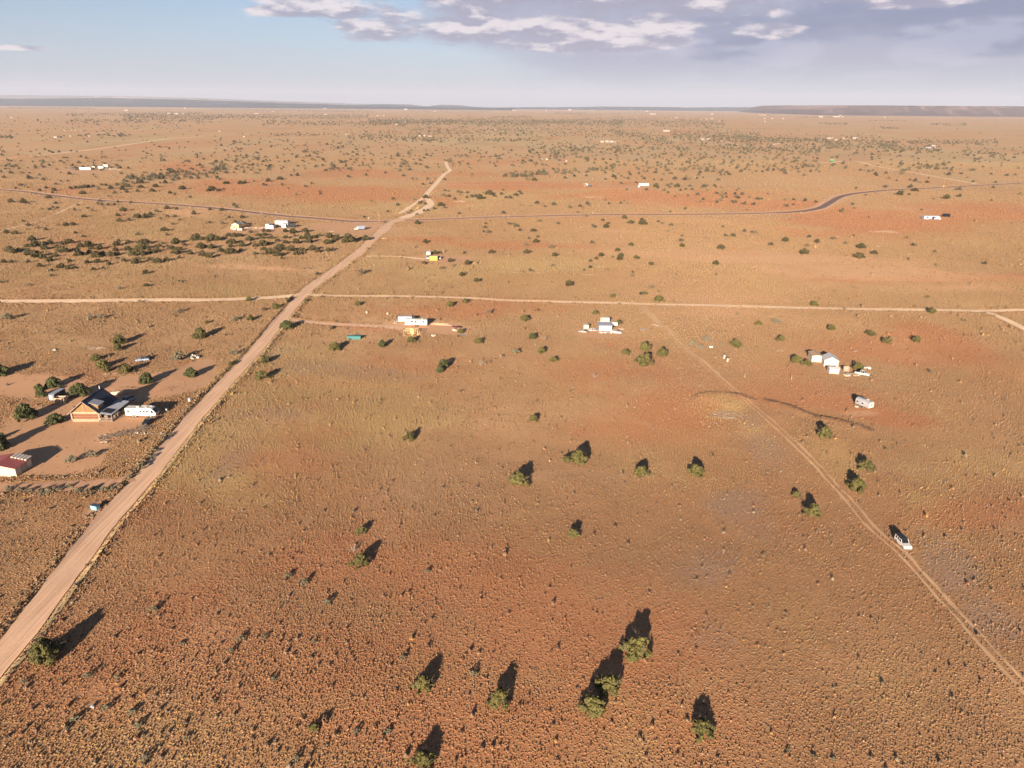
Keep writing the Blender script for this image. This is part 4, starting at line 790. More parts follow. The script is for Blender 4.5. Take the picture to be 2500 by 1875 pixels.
def trailer(name, px, py, yaw, L_, Wd, H_, mat, label, cat, group=None, win=(), wh=(0,), z0=.55, roof=None, hitch=True, door=None, rr=.12):
    """box-shaped trailer; origin at middle of the side that faces the camera"""
    o = base(name, px, py, yaw, label, cat, group)
    part('body', mat, o, (-L_/2, L_/2, 0, Wd, z0, H_), bevel=rr)
    part('roof', roof or offw, o, (-L_/2+.06, L_/2-.06, .06, Wd-.06, H_-.02, H_+.05))
    if win: windows(o, win, z0+(H_-z0)*.5, z0+(H_-z0)*.76, 0)
    for x_ in wh:
        wheel(o, x_-.42, .02-.0, .34); wheel(o, x_+.42, .02, .34)
    if door is not None: part('door', offw if mat is not offw else white, o, (door, door+.7, -.025, .03, z0+.05, H_-.25))
    if hitch: m = MB(); m.bar((-L_/2, Wd*.25, z0-.08), (-L_/2-1.1, Wd/2, z0-.08), .1); m.bar((-L_/2, Wd*.75, z0-.08), (-L_/2-1.1, Wd/2, z0-.08), .1); m.bar((-L_/2-1.05, Wd/2, z0-.08), (-L_/2-1.05, Wd/2, 0), .09); m.build('hitch', steel, o)
    return o
def shed(name, px, py, yaw, Wx, Dy, eave, peak, wall, roof, label, cat='shed', group=None, ridge_y=True, over=.25, door=True, base_z=0):
    o = base(name, px, py, yaw, label, cat, group, -.1)
    if ridge_y: MB().prism([(-Wx/2, 0), (Wx/2, 0), (Wx/2, eave), (0, peak), (-Wx/2, eave)], 0, Dy).build('wall', wall, o)
    else: MB().prism([(0, 0), (Dy, 0), (Dy, eave), (Dy/2, peak), (0, eave)], -Wx/2, Wx/2, 'x').build('wall', wall, o)
    m = MB(); th = .09; half = (Wx if ridge_y else Dy)/2; sl_ = (peak-eave)/half; oz = over*sl_; c0 = 0 if ridge_y else half
    for s in (-1, 1):
        pr = [(c0, peak+.01), (c0+s*(half+over), eave-oz+.01), (c0+s*(half+over), eave-oz+th), (c0, peak+th)]
        if s > 0: pr = pr[::-1]
        if ridge_y: m.prism(pr[::-1], -over, Dy+over)
        else: m.prism(pr[::-1], -Wx/2-over, Wx/2+over, 'x')
    m.build('roof', roof, o)
    if door: part('door', offw if wall is not offw else white, o, (-.45, .45, -.03, .02, .1, 2.0))
    return o
def car(name, x, y, yaw, style, paint, label, group=None, roofmat=None, L_=4.7, Wd=1.85, cat='car'):
    z = hz(x, y); o = empty(name, (x, y, z), R(yaw)); tag(o, label, cat, group); h = {'suv': 1.8, 'sedan': 1.42, 'pickup': 1.85}[style]; g0 = .38; w = Wd/2; a = L_/2
    if style == 'suv': low = [(-a, .55), (-a+.25, g0), (a-.2, g0), (a, .55), (a-.05, .85), (a-.25, 1.0), (a-1.35, 1.10), (-a+.1, 1.10)]; top = [(-a+.12, 1.10), (a-1.35, 1.10), (a-1.95, h-.05), (a-2.3, h), (-a+.45, h), (-a+.25, h-.15)]
    elif style == 'sedan': low = [(-a, .5), (-a+.25, .3), (a-.2, .3), (a, .5), (a-.1, .75), (a-1.3, .95), (-a+.6, .98), (-a+.05, .85)]; top = [(-a+.5, .97), (a-1.35, .95), (a-2.1, h), (-a+1.5, h)]
    else: low = [(-a, .6), (-a+.2, .42), (a-.2, .42), (a, .6), (a-.05, 1.0), (a-1.3, 1.12), (-a, 1.12)]; top = [(a-3.2, 1.12), (a-1.35, 1.12), (a-1.9, h), (a-3.1, h)]
    b_ = MB(); b_.prism(low, -w, w); b_.build('body', paint, o, bevel=.05)
    MB().prism(top, -w*.88, w*.88).build('cabin', dark, o, bevel=.03)
    xs = [p[0] for p in top if p[1] >= h-.16]; x0, x1 = min(xs), max(xs); part('roof', roofmat or paint, o, (x0-.03, x1+.02, -w*.86, w*.86, h-.06, h+.035), bevel=.02)
    m = MB(); tx0 = min(p[0] for p in top); tx1 = max(p[0] for p in top)
    for s in (-1, 1):
        for u0, u1 in ((x1, tx1-.03), (x0, tx0+.03)): m.bar((u0, s*w*.86, h-.03), (u1, s*w*.9, 1.10 if style != 'sedan' else .96), .09)
        for k in ((.36, .70) if style == 'suv' else (.5,)): m.bar((x0+(x1-x0)*k, s*w*.875, h-.03), (x0+(x1-x0)*k, s*w*.9, 1.0), .1, .06)
        if style == 'suv': m.box(x0-.05, x1+.05, s*w*.875-.02, s*w*.875+.02, h-.16, h-.05)
    m.build('pillar', paint, o)
    for wx in (-a+.95, a-.95):
        for s in (-1, 1): wheel(o, wx, s*(w+.01), .38 if style != 'sedan' else .32)
    if style == 'pickup': part('bed', rubber, o, (-a+.1, a-3.3, -w+.12, w-.12, 1.08, 1.135))
    for s in (-1, 1): part('headlight', rimm, o, (a-.08, a+.012, s*w*.72-.16, s*w*.72+.16, .70, .86))
    part('bumper', steel if style != 'sedan' else paint, o, (a-.1, a+.1, -w*.92, w*.92, .42, .6), (-a-.1, -a+.1, -w*.92, w*.92, .42, .6), bevel=.03)
    if style == 'suv': part('windshield', dark, o, (a-1.95, a-1.9, -.01, .01, 1.3, 1.31)) if False else None
    return o
def carpx(name, p0, p1, style, paint, label, **k):
    """p0 rear, p1 front in the picture"""
    a = at(*p0); b_ = at(*p1); return car(name, (a[0]+b_[0])/2, (a[1]+b_[1])/2, math.degrees(math.atan2(b_[1]-a[1], b_[0]-a[0])), style, paint, label, **k)
def pile(name, px, py, n_, rx, ry, size, mats, label, cat, seed=1, flatz=.5, long=False, group=None):
    """heap of oddments: one thing"""
    o = base(name, px, py, 0, label, cat, group); r = random.Random(seed); ms = [MB() for _ in mats]
    for i in range(n_):
        a = r.uniform(0, 6.28); d = math.sqrt(r.random()); x, y = d*math.cos(a)*rx, d*math.sin(a)*ry; s = size*r.uniform(.5, 1.3); th = r.uniform(0, 3.14); z = r.uniform(.05, .25)+(1-d)*flatz*r.random()
        lx = s*(r.uniform(1.5, 3.5) if long else r.uniform(.5, 1)); ms[i % len(mats)].bar((x-math.cos(th)*lx/2, y-math.sin(th)*lx/2, z+r.uniform(-.1, .1)), (x+math.cos(th)*lx/2, y+math.sin(th)*lx/2, z+r.uniform(-.05, .2)), s*(.15 if long else .6), s*(.12 if long else r.uniform(.3, .7)))
    for m, mt in zip(ms, mats): m.build('debris', mt, o)
    return o
# ------------------------------------------------------------------ log cabin
x0, y0, z0 = at(213, 1029)
cab = tag(empty('log_cabin', (x0, y0, z0-.05), R(0)), 'log cabin with yellow board gable, dark blue metal roof and covered side porch', 'house')
W2, DP, EV, PK = 4.15, 10.2, 3.25, 6.7
part('foundation', stucco, cab, (-W2-.1, W2+.1, -.1, DP, -.3, .85))
m = MB(); m.box(-W2, W2, .12, DP-.05, .85, EV); m.build('wall', rlog, cab)
f = MB(); 
for k, z in enumerate((1.12, 1.68, 2.24)): f.cyl((-W2-.35, .12, z), (W2+.35, .12, z), .29, n=10)
f.build('front_log', rlog, cab)
f = MB(); f.cyl((-W2-.35, .12, 2.82), (W2+.35, .12, 2.82), .31, n=10); f.build('top_log', clog, cab)
f = MB()
for k in range(4):
    z = 1.0+k*.56
    for s in (-1, 1): f.cyl((s*W2*.985, -.45, z+.26), (s*W2*.985, DP+.2, z+.26), .27, n=9)
f.build('side_log', rlog, cab)
f = MB()
for k in range(4):
    for s in (-1, 1): f.cyl((s*W2*.985, -.47, 1.26+k*.56), (s*W2*.985, -.44, 1.26+k*.56), .25, n=9); f.cyl((s*(W2+.36), .12, 1.12+k*.565), (s*(W2+.33), .12, 1.12+k*.565), .26, n=9)
f.build('log_end', clog, cab)
MB().prism([(-W2+.1, 3.12), (W2-.1, 3.12), (0, PK-.25)], .02, DP-.1).build('gable', ylog, cab)
f = MB(); r_ = random.Random(4)
for i in range(17):
    xa = -W2+.35+i*.46; zt = 3.12+(PK-.30-3.12)*(1-abs(xa+.2)/(W2-.1)); 
    if zt > 3.3: f.box(xa, xa+.34, -.02-.03*r_.random(), .03, 3.15, zt-.12)
f.build('gable_board', ylog, cab)
part('gable_gap', oldw, cab, (-.62, -.50, -.06, .0, 3.2, 5.6))
SLP = (PK-EV)/W2; OV = .95
f = MB()
for s in (-1, 1):
    pr = [(0, PK), (s*(W2+OV), EV-OV*SLP), (s*(W2+OV), EV-OV*SLP+.13), (0, PK+.13)]; f.prism(pr if s < 0 else pr[::-1], -.9, DP+.7)
rf = f.build('roof', roofm, cab)
f = MB()
for s in (-1, 1):
    for k in range(20): yy = -.85+k*.6; f.bar((s*.03, yy, PK+.14), (s*(W2+OV), yy, EV-OV*SLP+.14), .05, .05)
f.bar((0, -.9, PK+.15), (0, DP+.7, PK+.15), .25, .06); f.build('roof_seam', roofm, rf)
f = MB()
for s in (-1, 1): f.bar((0, -.93, PK+.02), (s*(W2+OV), -.93, EV-OV*SLP+.04), .05, .26)
f.build('fascia', brush, cab)
MB().cyl((-.05, 9.6, PK-.2), (-.05, 9.6, PK+1.15), .13).build('chimney', white, cab)
# shed dormer on the right slope
d_ = MB(); d_.prism([(1.5, PK-1.5*SLP-.1), (3.7, PK-3.7*SLP-.1), (3.7, 5.1), (1.5, 5.7)], .7, 3.6); dm = d_.build('dormer', ylog, cab)
MB().prism([(1.0, 5.88), (4.1, 5.02), (4.1, 5.12), (1.0, 5.98)], .45, 3.85).build('dormer_roof', roofl, dm)
part('window', dark, dm, (3.66, 3.73, 1.2, 3.0, 4.3, 4.9))
# porch
PX0, PX1 = W2+.1, W2+3.7
pr_ = MB(); pr_.prism([(PX0-.3, 3.05), (PX1+.3, 2.50), (PX1+.3, 2.60), (PX0-.3, 3.15)], -.7, 10.2); po = pr_.build('porch_roof', roofl, cab)
f = MB()
for k in range(18): f.bar((PX0-.3, -.6+k*.62, 3.17), (PX1+.3, -.6+k*.62, 2.62), .04, .04)
f.build('roof_seam', roofl, po)
for k in range(4): part('solar_panel', panel, po, (PX0+.55, PX1-.35, .2+k*.78, .9+k*.78, 3.02, 3.09)).rotation_euler = (0, .0, 0)
for o_ in [c_ for c_ in po.children if c_.name.startswith('solar_panel')]:
    o_.location = (0, 0, 0)
    for v in o_.data.vertices: v.co.z += -(v.co.x-PX0+.3)*.131+.16
for k in range(4):
    pn = MB(); yb = 4.6+k*1.05; xa, xb = 2.35, 4.55
    pn.prism([(xa, PK-xa*SLP+.24), (xb, PK-xb*SLP+.24), (xb, PK-xb*SLP+.29), (xa, PK-xa*SLP+.29)], yb, yb+.92); pn.build('solar_panel', panel, rf)
for yy in (-.45, 3.0, 6.5, 9.8): part('post', brush, cab, (PX1-.08, PX1+.08, yy-.08, yy+.08, 0, 2.58))  # posts in dark wood, painting in the porch shade
part('post', brush, cab, (PX0+2.0, PX0+2.12, -.5, -.38, .5, 2.75))
part('deck', brush, cab, (PX0, PX1, -.5, 10, .35, .6))  # dark deck colour stands in for the shade under the porch roof
f = MB(); f.bar((PX0, -.48, 1.45), (PX1, -.48, 1.45), .08)
for k in range(15): f.bar((PX0+.1+k*.24, -.48, .6), (PX0+.1+k*.24, -.48, 1.45), .05)
f.build('railing', oldw, cab); part('porch_clutter', brush, cab, (PX0+.2, PX0+1.6, 1.0, 6.5, .6, 1.6), (PX1-1.0, PX1-.3, 2, 5, .6, 1.2))
# ------------------------------------------------------------------ farmyard
o = base('motorhome', 344, 1019, -1, 'large white motorhome with dark windshield parked beside the log cabin', 'motorhome')
MB().prism([(-4.6, .5), (4.0, .5), (4.7, .7), (4.75, 1.5), (3.75, 2.75), (3.4, 2.95), (-4.5, 2.95), (-4.6, 2.8)], 0, 2.4).build('body', white, o, bevel=.08)
MB().prism([(4.79, 1.55), (3.85, 2.72), (3.80, 2.70), (4.72, 1.5)], .25, 2.15).build('windshield', dark, o)
MB().prism([(3.35, 1.55), (4.35, 1.55), (3.55, 2.45), (3.35, 2.45)], -.03, .02).build('side_window', dark, o)
windows(o, [(-3.9, -3.2), (-.1, .4), (1.0, 1.5), (1.9, 2.5)], 1.75, 2.2, 0); part('air_conditioner', offw, o, (-1.4, -.5, .8, 1.7, 2.95, 3.25), (1.2, 1.9, .8, 1.5, 2.95, 3.15), bevel=.05); part('roof_rack', steel, o, (-.2, 3.0, .15, .3, 2.97, 3.08), (-.2, 3.0, 2.0, 2.15, 2.97, 3.08))
part('stripe', tanw, o, (-4.55, 4.2, -.012, .01, .95, 1.05))
for wx in (-2.4, -1.6, 3.0): wheel(o, wx, 0.0, .42, .3)
carpx('pickup_truck', (322, 977), (302, 985), 'pickup', greyp, 'pale grey pickup truck parked behind the cabin porch', roofmat=roofl, L_=5.4)
carpx('sedan_car', (374, 1026), (351, 1041), 'sedan', blackp, 'black sedan parked in front of the white motorhome')
# grey livestock trailer: rounded nose to the left, shade of its unlit long side painted into the body
o = base('livestock_trailer', 131, 978, 0, 'grey livestock trailer with rounded silver nose standing among the cabin junipers', 'trailer'); o.rotation_euler.z = R(86)
MB().prism([(-.4, .6), (4.9, .6), (4.9, 2.35), (-.4, 2.35), (-.75, 1.9), (-.75, 1.0)], -1.05, 1.05).build('body', pm('shade_paint', (.035, .045, .065), .5), o, bevel=.12); part('roof', roofl, o, (-.4, 4.85, -.98, .98, 2.33, 2.42), bevel=.03)
MB().cyl((-.15, 0, .62), (-.15, 0, 2.3), 1.04, n=18).build('nose', steel, o)
for k in (1.8, 2.7):
    for s in (-1, 1): wheel(o, k, s*1.12, .36)
MB().bar((-1, 0, .55), (-2.2, 0, .5), .12).build('hitch', steel, o)
# open plank bin
o = base('plank_bin', 144, 986, 4, 'open pale plank bin with dark inside, below the grey livestock trailer', 'wooden bin')
f = MB()
for k in range(5): f.box(-1.3, 1.0, 0, .06, .1+k*.38, .44+k*.38)
f.build('plank_wall', clog, o); part('side_wall', oldw, o, (-1.3, -1.24, .06, 2.2, .1, 1.9), (1.55, 1.61, .3, 2.2, .1, 1.9), (-1.3, 1.6, 2.2, 2.26, .1, 1.9)); part('frame', oldw, o, (.95, 1.05, .0, .1, .1, 2.0), (1.55, 1.66, -.02, .1, .1, 2.0), (.95, 1.6, .0, .08, 1.85, 2.0)); part('scrap_board', clog, o, (-1.2, 1.9, -.7, -.2, .05, .12), (1.1, 2.2, -.35, 0, .15, .4))
# pen and flatbed behind the cabin
o = base('flatbed_pen', 288, 967, 0, 'cream flatbed with steel rail pen standing behind the cabin roof', 'stock pen'); part('bed', cream, o, (-2.2, 1.2, 0, 1.6, .5, 1.3)); f = MB()
for k in range(11):
    xx = -5+k*1.0; f.bar((xx, 2.2, 0), (xx, 2.2, 1.9), .07)
for z in (.5, 1.1, 1.7): f.bar((-5, 2.2, z), (5, 2.2, z), .05)
f.build('rail', pm('rusty_steel', (.30, .14, .09), .8, .2), o); part('plank', clog, o, (-.5, 3.6, .4, .8, 1.35, 1.5), (1, 4.6, 1.1, 1.4, 1.0, 1.1))
o = base('stock_gate', 395, 957, 12, 'thin rusty steel gate panel lying in the open yard right of the cabin', 'gate'); f = MB()
for z in (.2, .6, 1.0, 1.35): f.bar((-2.2, 0, z), (2.2, 0, z), .045)
for xx in (-2.2, -.7, .7, 2.2): f.bar((xx, 0, 0), (xx, 0, 1.4), .05)
f.build('rail', MATS['rusty_steel'], o)
# red roofed shed
o = base('red_roofed_shed', 8, 1163, -2, 'cream walled shed with red metal roof and a row of white panels on it', 'shed', None, -.1)
MB().prism([(-5.5, 0), (3.55, 0), (3.55, 2.45), (-1.2, 3.4), (-5.5, 2.6)], 0, 6.2).build('wall', cream, o)
f = MB(); f.prism([(-1.2, 3.42), (3.95, 2.40), (3.95, 2.50), (-1.2, 3.52)], -.35, 6.4); f.prism([(-5.9, 2.52), (-1.2, 3.42), (-1.2, 3.52), (-5.9, 2.62)], -.35, 6.4); rf2 = f.build('roof', redr, o)
for k in range(5):
    f = MB(); ya = 4.2; xa = -.2+k*.85; f.prism([(xa, 3.48-.2*(xa+1.2)*.99+.10), (xa+.6, 3.48-.2*(xa+1.8)*.99+.10), (xa+.6, 3.48-.2*(xa+1.8)*.99+.34), (xa, 3.48-.2*(xa+1.2)*.99+.34)], ya, ya+2.3); f.build('white_panel', offw, rf2)
part('side_door', oldw, o, (3.53, 3.58, 2.0, 4.6, .1, 2.1))
# blue container
o = base('blue_bin', 229, 1246, -18, 'small sky blue steel bin standing alone beside the dirt road', 'bin')
MB().prism([(-.85, .1), (.85, .1), (.95, 1.15), (-.95, 1.15)], 0, 1.1).build('body', bluep, o, bevel=.04); part('lid', pm('navy_lid', (.05, .06, .10), .6), o, (-1.0, 1.0, -.03, 1.15, 1.16, 1.24)); part('base_rail', rubber, o, (-.8, -.6, .1, 1.0, 0, .12), (.6, .8, .1, 1.0, 0, .12))
o = base('water_barrel', 463, 980, 0, 'white barrel at the road edge right of the cabin yard', 'barrel'); MB().cyl((0, 0, 0), (0, 0, 1.15), .45, n=14).build('body', offw, o); MB().cyl((0, 0, 1.13), (0, 0, 1.2), .47, n=14).build('lid', steel, o)
o = base('white_drum', 407, 1005, 0, 'small white drum right of the white motorhome', 'drum'); MB().cyl((0, 0, 0), (0, 0, .95), .3, n=12).build('body', white, o); MB().cyl((0, 0, .93), (0, 0, .98), .32, n=12).build('lid', offw, o)
o = base('sawhorse_bench', 254, 1083, 15, 'white slatted bench standing alone in the yard below the brush pile', 'bench'); part('seat', white, o, (-.9, .9, 0, .4, .45, .52)); 
for s in (-.8, .7): part('leg', oldw, o, (s, s+.1, 0, .4, 0, .45))
# brush pile and litter in the yard
o = base('brush_pile', 300, 1062, 0, 'tangled heap of grey dead branches below the white motorhome', 'brush pile'); r_ = random.Random(8); f = MB()
for i in range(330):
    u = r_.random(); cx_ = -5.5+11*u; cy_ = -3.4+7.5*u+r_.gauss(0, 1.0); a = r_.uniform(0, 3.14); l = r_.uniform(.5, 2.0); z = r_.uniform(.02, .7)*(1-abs(u-.6)); p = Vector((cx_, cy_, z)); d = Vector((math.cos(a)*l, math.sin(a)*l, r_.uniform(-.15, .6))); f.cyl(p, p+d, .05, .02, 4)
f.build('branches', brush, o)
pile('litter_row', 360, 1058, 26, 6, .8, .35, [offw, junk], 'line of pale rubble and litter right of the brush pile', 'litter', 3, .1)
pile('board_scatter', 262, 1064, 9, 3, .9, .5, [clog, oldw], 'weathered boards lying at the left end of the brush pile', 'boards', 5, .1, True)
# wrecks and lumber above the cabin
carpx('wrecked_car', (362, 880), (334, 882), 'sedan', greyp, 'grey wrecked car with open hood in the grass above the cabin yard', roofmat=blackp)
pile('scrap_heap', 474, 874, 22, 1.8, 1.5, 1.0, [junk, offw, blackp], 'dark scrap heap with pale sheets left of the dirt road', 'scrap heap', 9, 1.6)
pile('timber_stack', 240, 851, 26, 4.2, .9, .7, [clog, offw], 'long pale stack of boards in the grass above the cabin', 'timber stack', 11, .5, True)
pile('timber_stack', 270, 914, 16, 2.3, .9, .6, [clog, oldw], 'short pale stack of poles on the upper edge of the cabin yard', 'timber stack', 12, .4, True)
pile('white_scrap', 133, 855, 6, .8, .5, .8, [white, blu2], 'bright white scrap sheet in the grass left of the boards', 'scrap', 13, .3)
# ------------------------------------------------------------------ travel trailer homestead
trailer('shipping_container', 989, 788, 1, 6.1, 2.4, 2.7, white, 'plain white cargo trailer parked behind the travel trailer', 'cargo trailer', wh=(1.2,), z0=.5, roof=steel)
tt = trailer('travel_trailer', 1016, 797, -1, 9.6, 2.5, 3.0, white, 'long white travel trailer with three dark windows in the dirt yard', 'travel trailer', win=[(-2.3, -1.3), (-.7, .3), (2.8, 3.7)], wh=(.2,), z0=.6)
part('window', dark, tt, (-4.4, -4.0, -.025, .02, 1.0, 1.35)); part('vent_row', steel, tt, (-4.0, -.5, .3, .8, 3.0, 3.2), (2.2, 2.9, 1.0, 1.7, 3.0, 3.3))
car('pickup_truck', at(1009, 783)[0], at(1009, 783)[1], 175, 'pickup', white, 'white pickup truck behind the travel trailer, half hidden', L_=5.2)
o = base('stud_frame_hut', 1004, 821, -6, 'open frame of new yellow lumber below the travel trailer', 'timber frame'); f = MB(); 
for k in range(9): f.bar((-3.1+k*.72, 3.2, 0), (-3.1+k*.72, 3.2, 2.4), .12)
for z in (.08, 2.4): f.bar((-3.1, 3.2, z), (2.7, 3.2, z), .14); f.bar((-3.1, 0, z), (2.9, 0, z), .14)
for k in (0, 5, 8): f.bar((-3.1+k*.74, 0, 0), (-3.1+k*.74, 0, 2.4), .12); f.bar((-3.1+k*.74, 0, 2.4), (-3.1+k*.74, 3.2, 2.4), .12)
f.bar((.4, 0, 0), (-.4, 0, 2.4), .12); f.bar((-3.1, 0, .1), (-3.1, 3.2, .1), .14); f.bar((2.9, 0, .1), (2.9, 3.2, .1), .14); f.bar((3.6, 1, 0), (4.2, .4, 2.0), .1); f.bar((3.2, 2.5, 0), (3.2, 2.5, 1.8), .1); f.build('stud', lumber, o); part('sheet', lumber, o, (-1.2, .6, 3.24, 3.28, .1, 2.3))
o = base('sand_heap', 1078, 792, -22, 'flat heap of pale sand right of the travel trailer', 'sand heap'); V_ = []; r_ = random.Random(2)
f = MB(); n1_, n2_ = 20, 7
for i in range(n1_+1):
    for j in range(n2_+1):
        u, v = i/n1_*2-1, j/n2_*2-1; V_.append((u*6.5, v*1.6+.5*math.sin(u*3), max(-.1, .55*(1-abs(v)**1.5)*(1-u*u)*(1+.3*r_.uniform(-1, 1)))))
f.add(V_, [(i*(n2_+1)+j, (i+1)*(n2_+1)+j, (i+1)*(n2_+1)+j+1, i*(n2_+1)+j+1) for i in range(n1_) for j in range(n2_)]); f.build('mound', dirtm, o)
o = base('red_canopy', 1110, 808, -10, 'small red canopy over boxes beside the juniper right of the sand heap', 'canopy'); f = MB()
for s in (-1, 1):
    for y_ in (0, 1.7): f.bar((s*1.2, y_, 0), (s*1.2, y_, 1.7 if s < 0 else 1.5), .07)
f.build('post', oldw, o); MB().prism([(-1.4, 1.72), (1.4, 1.5), (1.4, 1.56), (-1.4, 1.78)], -.2, 1.9).build('sheet', redp, o); part('box', offw, o, (-.9, -.1, .1, .9, 0, .8), (.1, .8, .0, .7, 0, .6))
o = base('blue_tarp', 1133, 818, -20, 'pale blue sheet lying right of the red canopy', 'tarp'); part('sheet', blu2, o, (-1.5, 1.5, -.5, .5, .03, .1))
o = base('long_bench', 1125, 822, -2, 'dark plank bench below the red canopy', 'bench'); part('seat', rubber, o, (-1.2, 1.2, 0, .35, .4, .47))
for s in (-1.1, 1.0): part('leg', oldw, o, (s, s+.1, 0, .35, 0, .4))
pile('crate_pile', 1055, 820, 14, 1.6, .6, .8, [cream, clog], 'pale crates below the new lumber frame', 'crates', 21, .4)
pile('tool_clutter', 965, 790, 9, 1.2, .5, .5, [offw, junk], 'pale clutter left of the white cargo trailer', 'clutter', 22, .3)
o = base('teal_dumpster', 864, 829, 0, 'long low teal dumpster in the grass', 'dumpster'); MB().prism([(-2.7, .1), (2.7, .1), (2.8, 1.35), (-2.8, 1.35)], 0, 1.6).build('body', teal, o); part('lid', teal, o, (-2.85, 2.85, -.05, 1.65, 1.35, 1.43)); f = MB()
for k in range(9): f.box(-2.4+k*.6, -2.32+k*.6, -.05, .02, .2, 1.3)
f.build('rib', teal, o)
for i, (px, py, lb) in enumerate(((895, 765, 'small pale post box left of the upper juniper'), (946, 768, 'small white utility box upper left of the cargo trailer'))):
    o = base('utility_box', px, py, 10*i, lb, 'utility box'); part('box', cream, o, (-.35, .35, 0, .5, .1, .9), bevel=.03); part('foot', oldw, o, (-.3, .3, .05, .45, 0, .1))
# ------------------------------------------------------------------ silver shack compound
o = base('silver_shack', 1478, 808, 0, 'silver sheet metal shack in the middle of the cluttered lot', 'shack', None, -.05); part('wall', silver, o, (-2.75, 2.75, 0, 5.2, 0, 2.3)); MB().prism([(-3.0, 2.3), (2.95, 2.3), (2.95, 2.42), (-3.0, 2.42)], -.2, 5.5).build('roof', pm('grey_roof', (.40, .40, .45), .5, .2, vary=.15), o); part('door', offw, o, (2.0, 2.6, -.03, .02, .1, 2.0))
trailer('camper', 1477, 789, 0, 4.0, 2.0, 2.4, cream, 'cream camper standing behind the silver shack', 'camper', win=[(-1.6, -1.3)], wh=(0,), door=1.0)
trailer('camper', 1498, 798, -2, 3.6, 1.9, 1.9, white, 'low white camper at the right side of the silver shack', 'camper', win=[(-1.2, -.8), (-.3, .1)], wh=(.2,), hitch=False)
carpx('covered_car', (1493, 812), (1516, 815), 'sedan', white, 'white covered car parked in front right of the silver shack', roofmat=white)
shed('small_shed', 1431, 804, 0, 2.1, 1.8, 1.9, 2.1, cream, cream, 'small cream shed at the left of the silver shack lot', door=False)
carpx('stripped_car', (1430, 813), (1417, 811), 'sedan', junk, 'stripped pale car with open hood below the small cream shed', L_=3.6)
pile('junk_row', 1446, 806, 34, 2.2, 1.6, .9, [junk, offw, greyp], 'jumbled grey junk between the cream shed and the silver shack', 'junk pile', 31, .9)
pile('junk_row', 1482, 813, 26, 3.6, .7, .6, [white, offw, blu2], 'white bags and boxes along the front of the silver shack', 'junk pile', 32, .4)
o = base('timber_rack', 1517, 803, 0, 'pair of dark planks right of the silver shack', 'planks'); part('plank', oldw, o, (-1.4, 1.6, 0, .25, .1, .3), (-.9, 1.0, -1.4, -1.1, .1, .35))
o = base('blue_table', 1570, 808, 0, 'pale blue table alone right of the silver shack lot', 'table'); part('tabletop', blu2, o, (-.9, .9, 0, 1.1, .7, .78)); 
for s in (-.85, .75): part('leg', steel, o, (s, s+.08, .05, .12, 0, .7), (s, s+.08, 1.0, 1.07, 0, .7))
o = base('log_trough', 1600, 795, -52, 'dark log lying beside the track right of the silver shack lot', 'log'); MB().cyl((-1.9, 0, .3), (1.9, 0, .3), .28, n=9).build('log', oldw, o)
# ------------------------------------------------------------------ yellow container group
o = base('yellow_container', 1058.5, 636, 0, 'yellow cargo container on the pale gravel pad', 'container'); part('body', yel_, o, (-2.35, 2.35, 0, 2.4, .1, 2.6)); f = MB()
for k in range(17): f.box(-2.2+k*.27, -2.1+k*.27, -.05, .02, .25, 2.45)
f.build('corrugation', yel_, o); part('roof', tanw, o, (-2.3, 2.3, .05, 2.35, 2.58, 2.64)); part('marking', pm('orange_mark', (.55, .24, .03), .6), o, (-.9, .7, -.06, -.045, 1.1, 1.6))
trailer('box_truck', 1046, 625, 0, 2.6, 5.0, 2.6, white, 'white box truck left behind the yellow container', 'truck', wh=(0,), z0=.7, hitch=False)
carpx('pickup_truck', (1044, 629), (1044.5, 634.5), 'pickup', white, 'white pickup truck at the left end of the yellow container', L_=4.8)
carpx('pickup_truck', (1072.5, 629), (1073, 634.5), 'pickup', offw, 'white pickup truck at the right end of the yellow container', roofmat=greyp, L_=5.0)
# blue-grey box truck by the junction
o = base('box_truck', 874, 562, 0, 'blue-grey box truck with white cab on the dirt lot near the junction', 'truck'); o.rotation_euler.z = R(35)
part('box', greyp, o, (0, 5.2, -1.2, 1.2, .9, 3.3)); part('box_roof', roofl, o, (0, 5.15, -1.15, 1.15, 3.29, 3.35)); part('cab', white, o, (-1.9, -.1, -1.1, 1.1, .6, 2.4), bevel=.15); part('hood', white, o, (-2.9, -1.8, -1.0, 1.0, .6, 1.5), bevel=.12); part('windshield', dark, o, (-1.94, -1.88, -.95, .95, 1.55, 2.2))
for k in (-2.1, 3.4, 4.4):
    for s in (-1, 1): wheel(o, k, s*1.15, .48, .3)
# poles and small marks at the junction
o = base('utility_pole', 926, 543, 0, 'tall pale pole with crossarm standing at the paved junction', 'utility pole'); MB().cyl((0, 0, 0), (0, 0, 7.2), .14, .10, 8).build('pole', clog, o); MB().bar((-.3, 0, 6.2), (1.0, 0, 5.4), .12).build('crossarm', clog, o)
o = base('road_sign', 900, 537, 0, 'small white road sign left of the tall pole', 'sign'); MB().bar((0, 0, 0), (0, 0, 2.2), .1).build('post', steel, o); part('plate', offw, o, (-.35, .35, -.08, -.03, 1.4, 2.2))
o = base('dark_barrier', 940, 546, 50, 'dark box beside the dirt road mouth at the junction', 'mailbox'); part('box', tarp, o, (-1.2, 1.2, -.3, .3, .9, 1.5)); part('post', oldw, o, (-.8, -.65, -.08, .08, 0, .9), (.65, .8, -.08, .08, 0, .9))
o = base('cattle_guard', 1236, 531, 0, 'pale cattle guard wings on the paved road', 'cattle guard'); f = MB(); f.bar((-2.2, -4.5, .2), (-2.2, 4.5, .2), .3); f.bar((2.2, -4.5, .2), (2.2, 4.5, .2), .3)
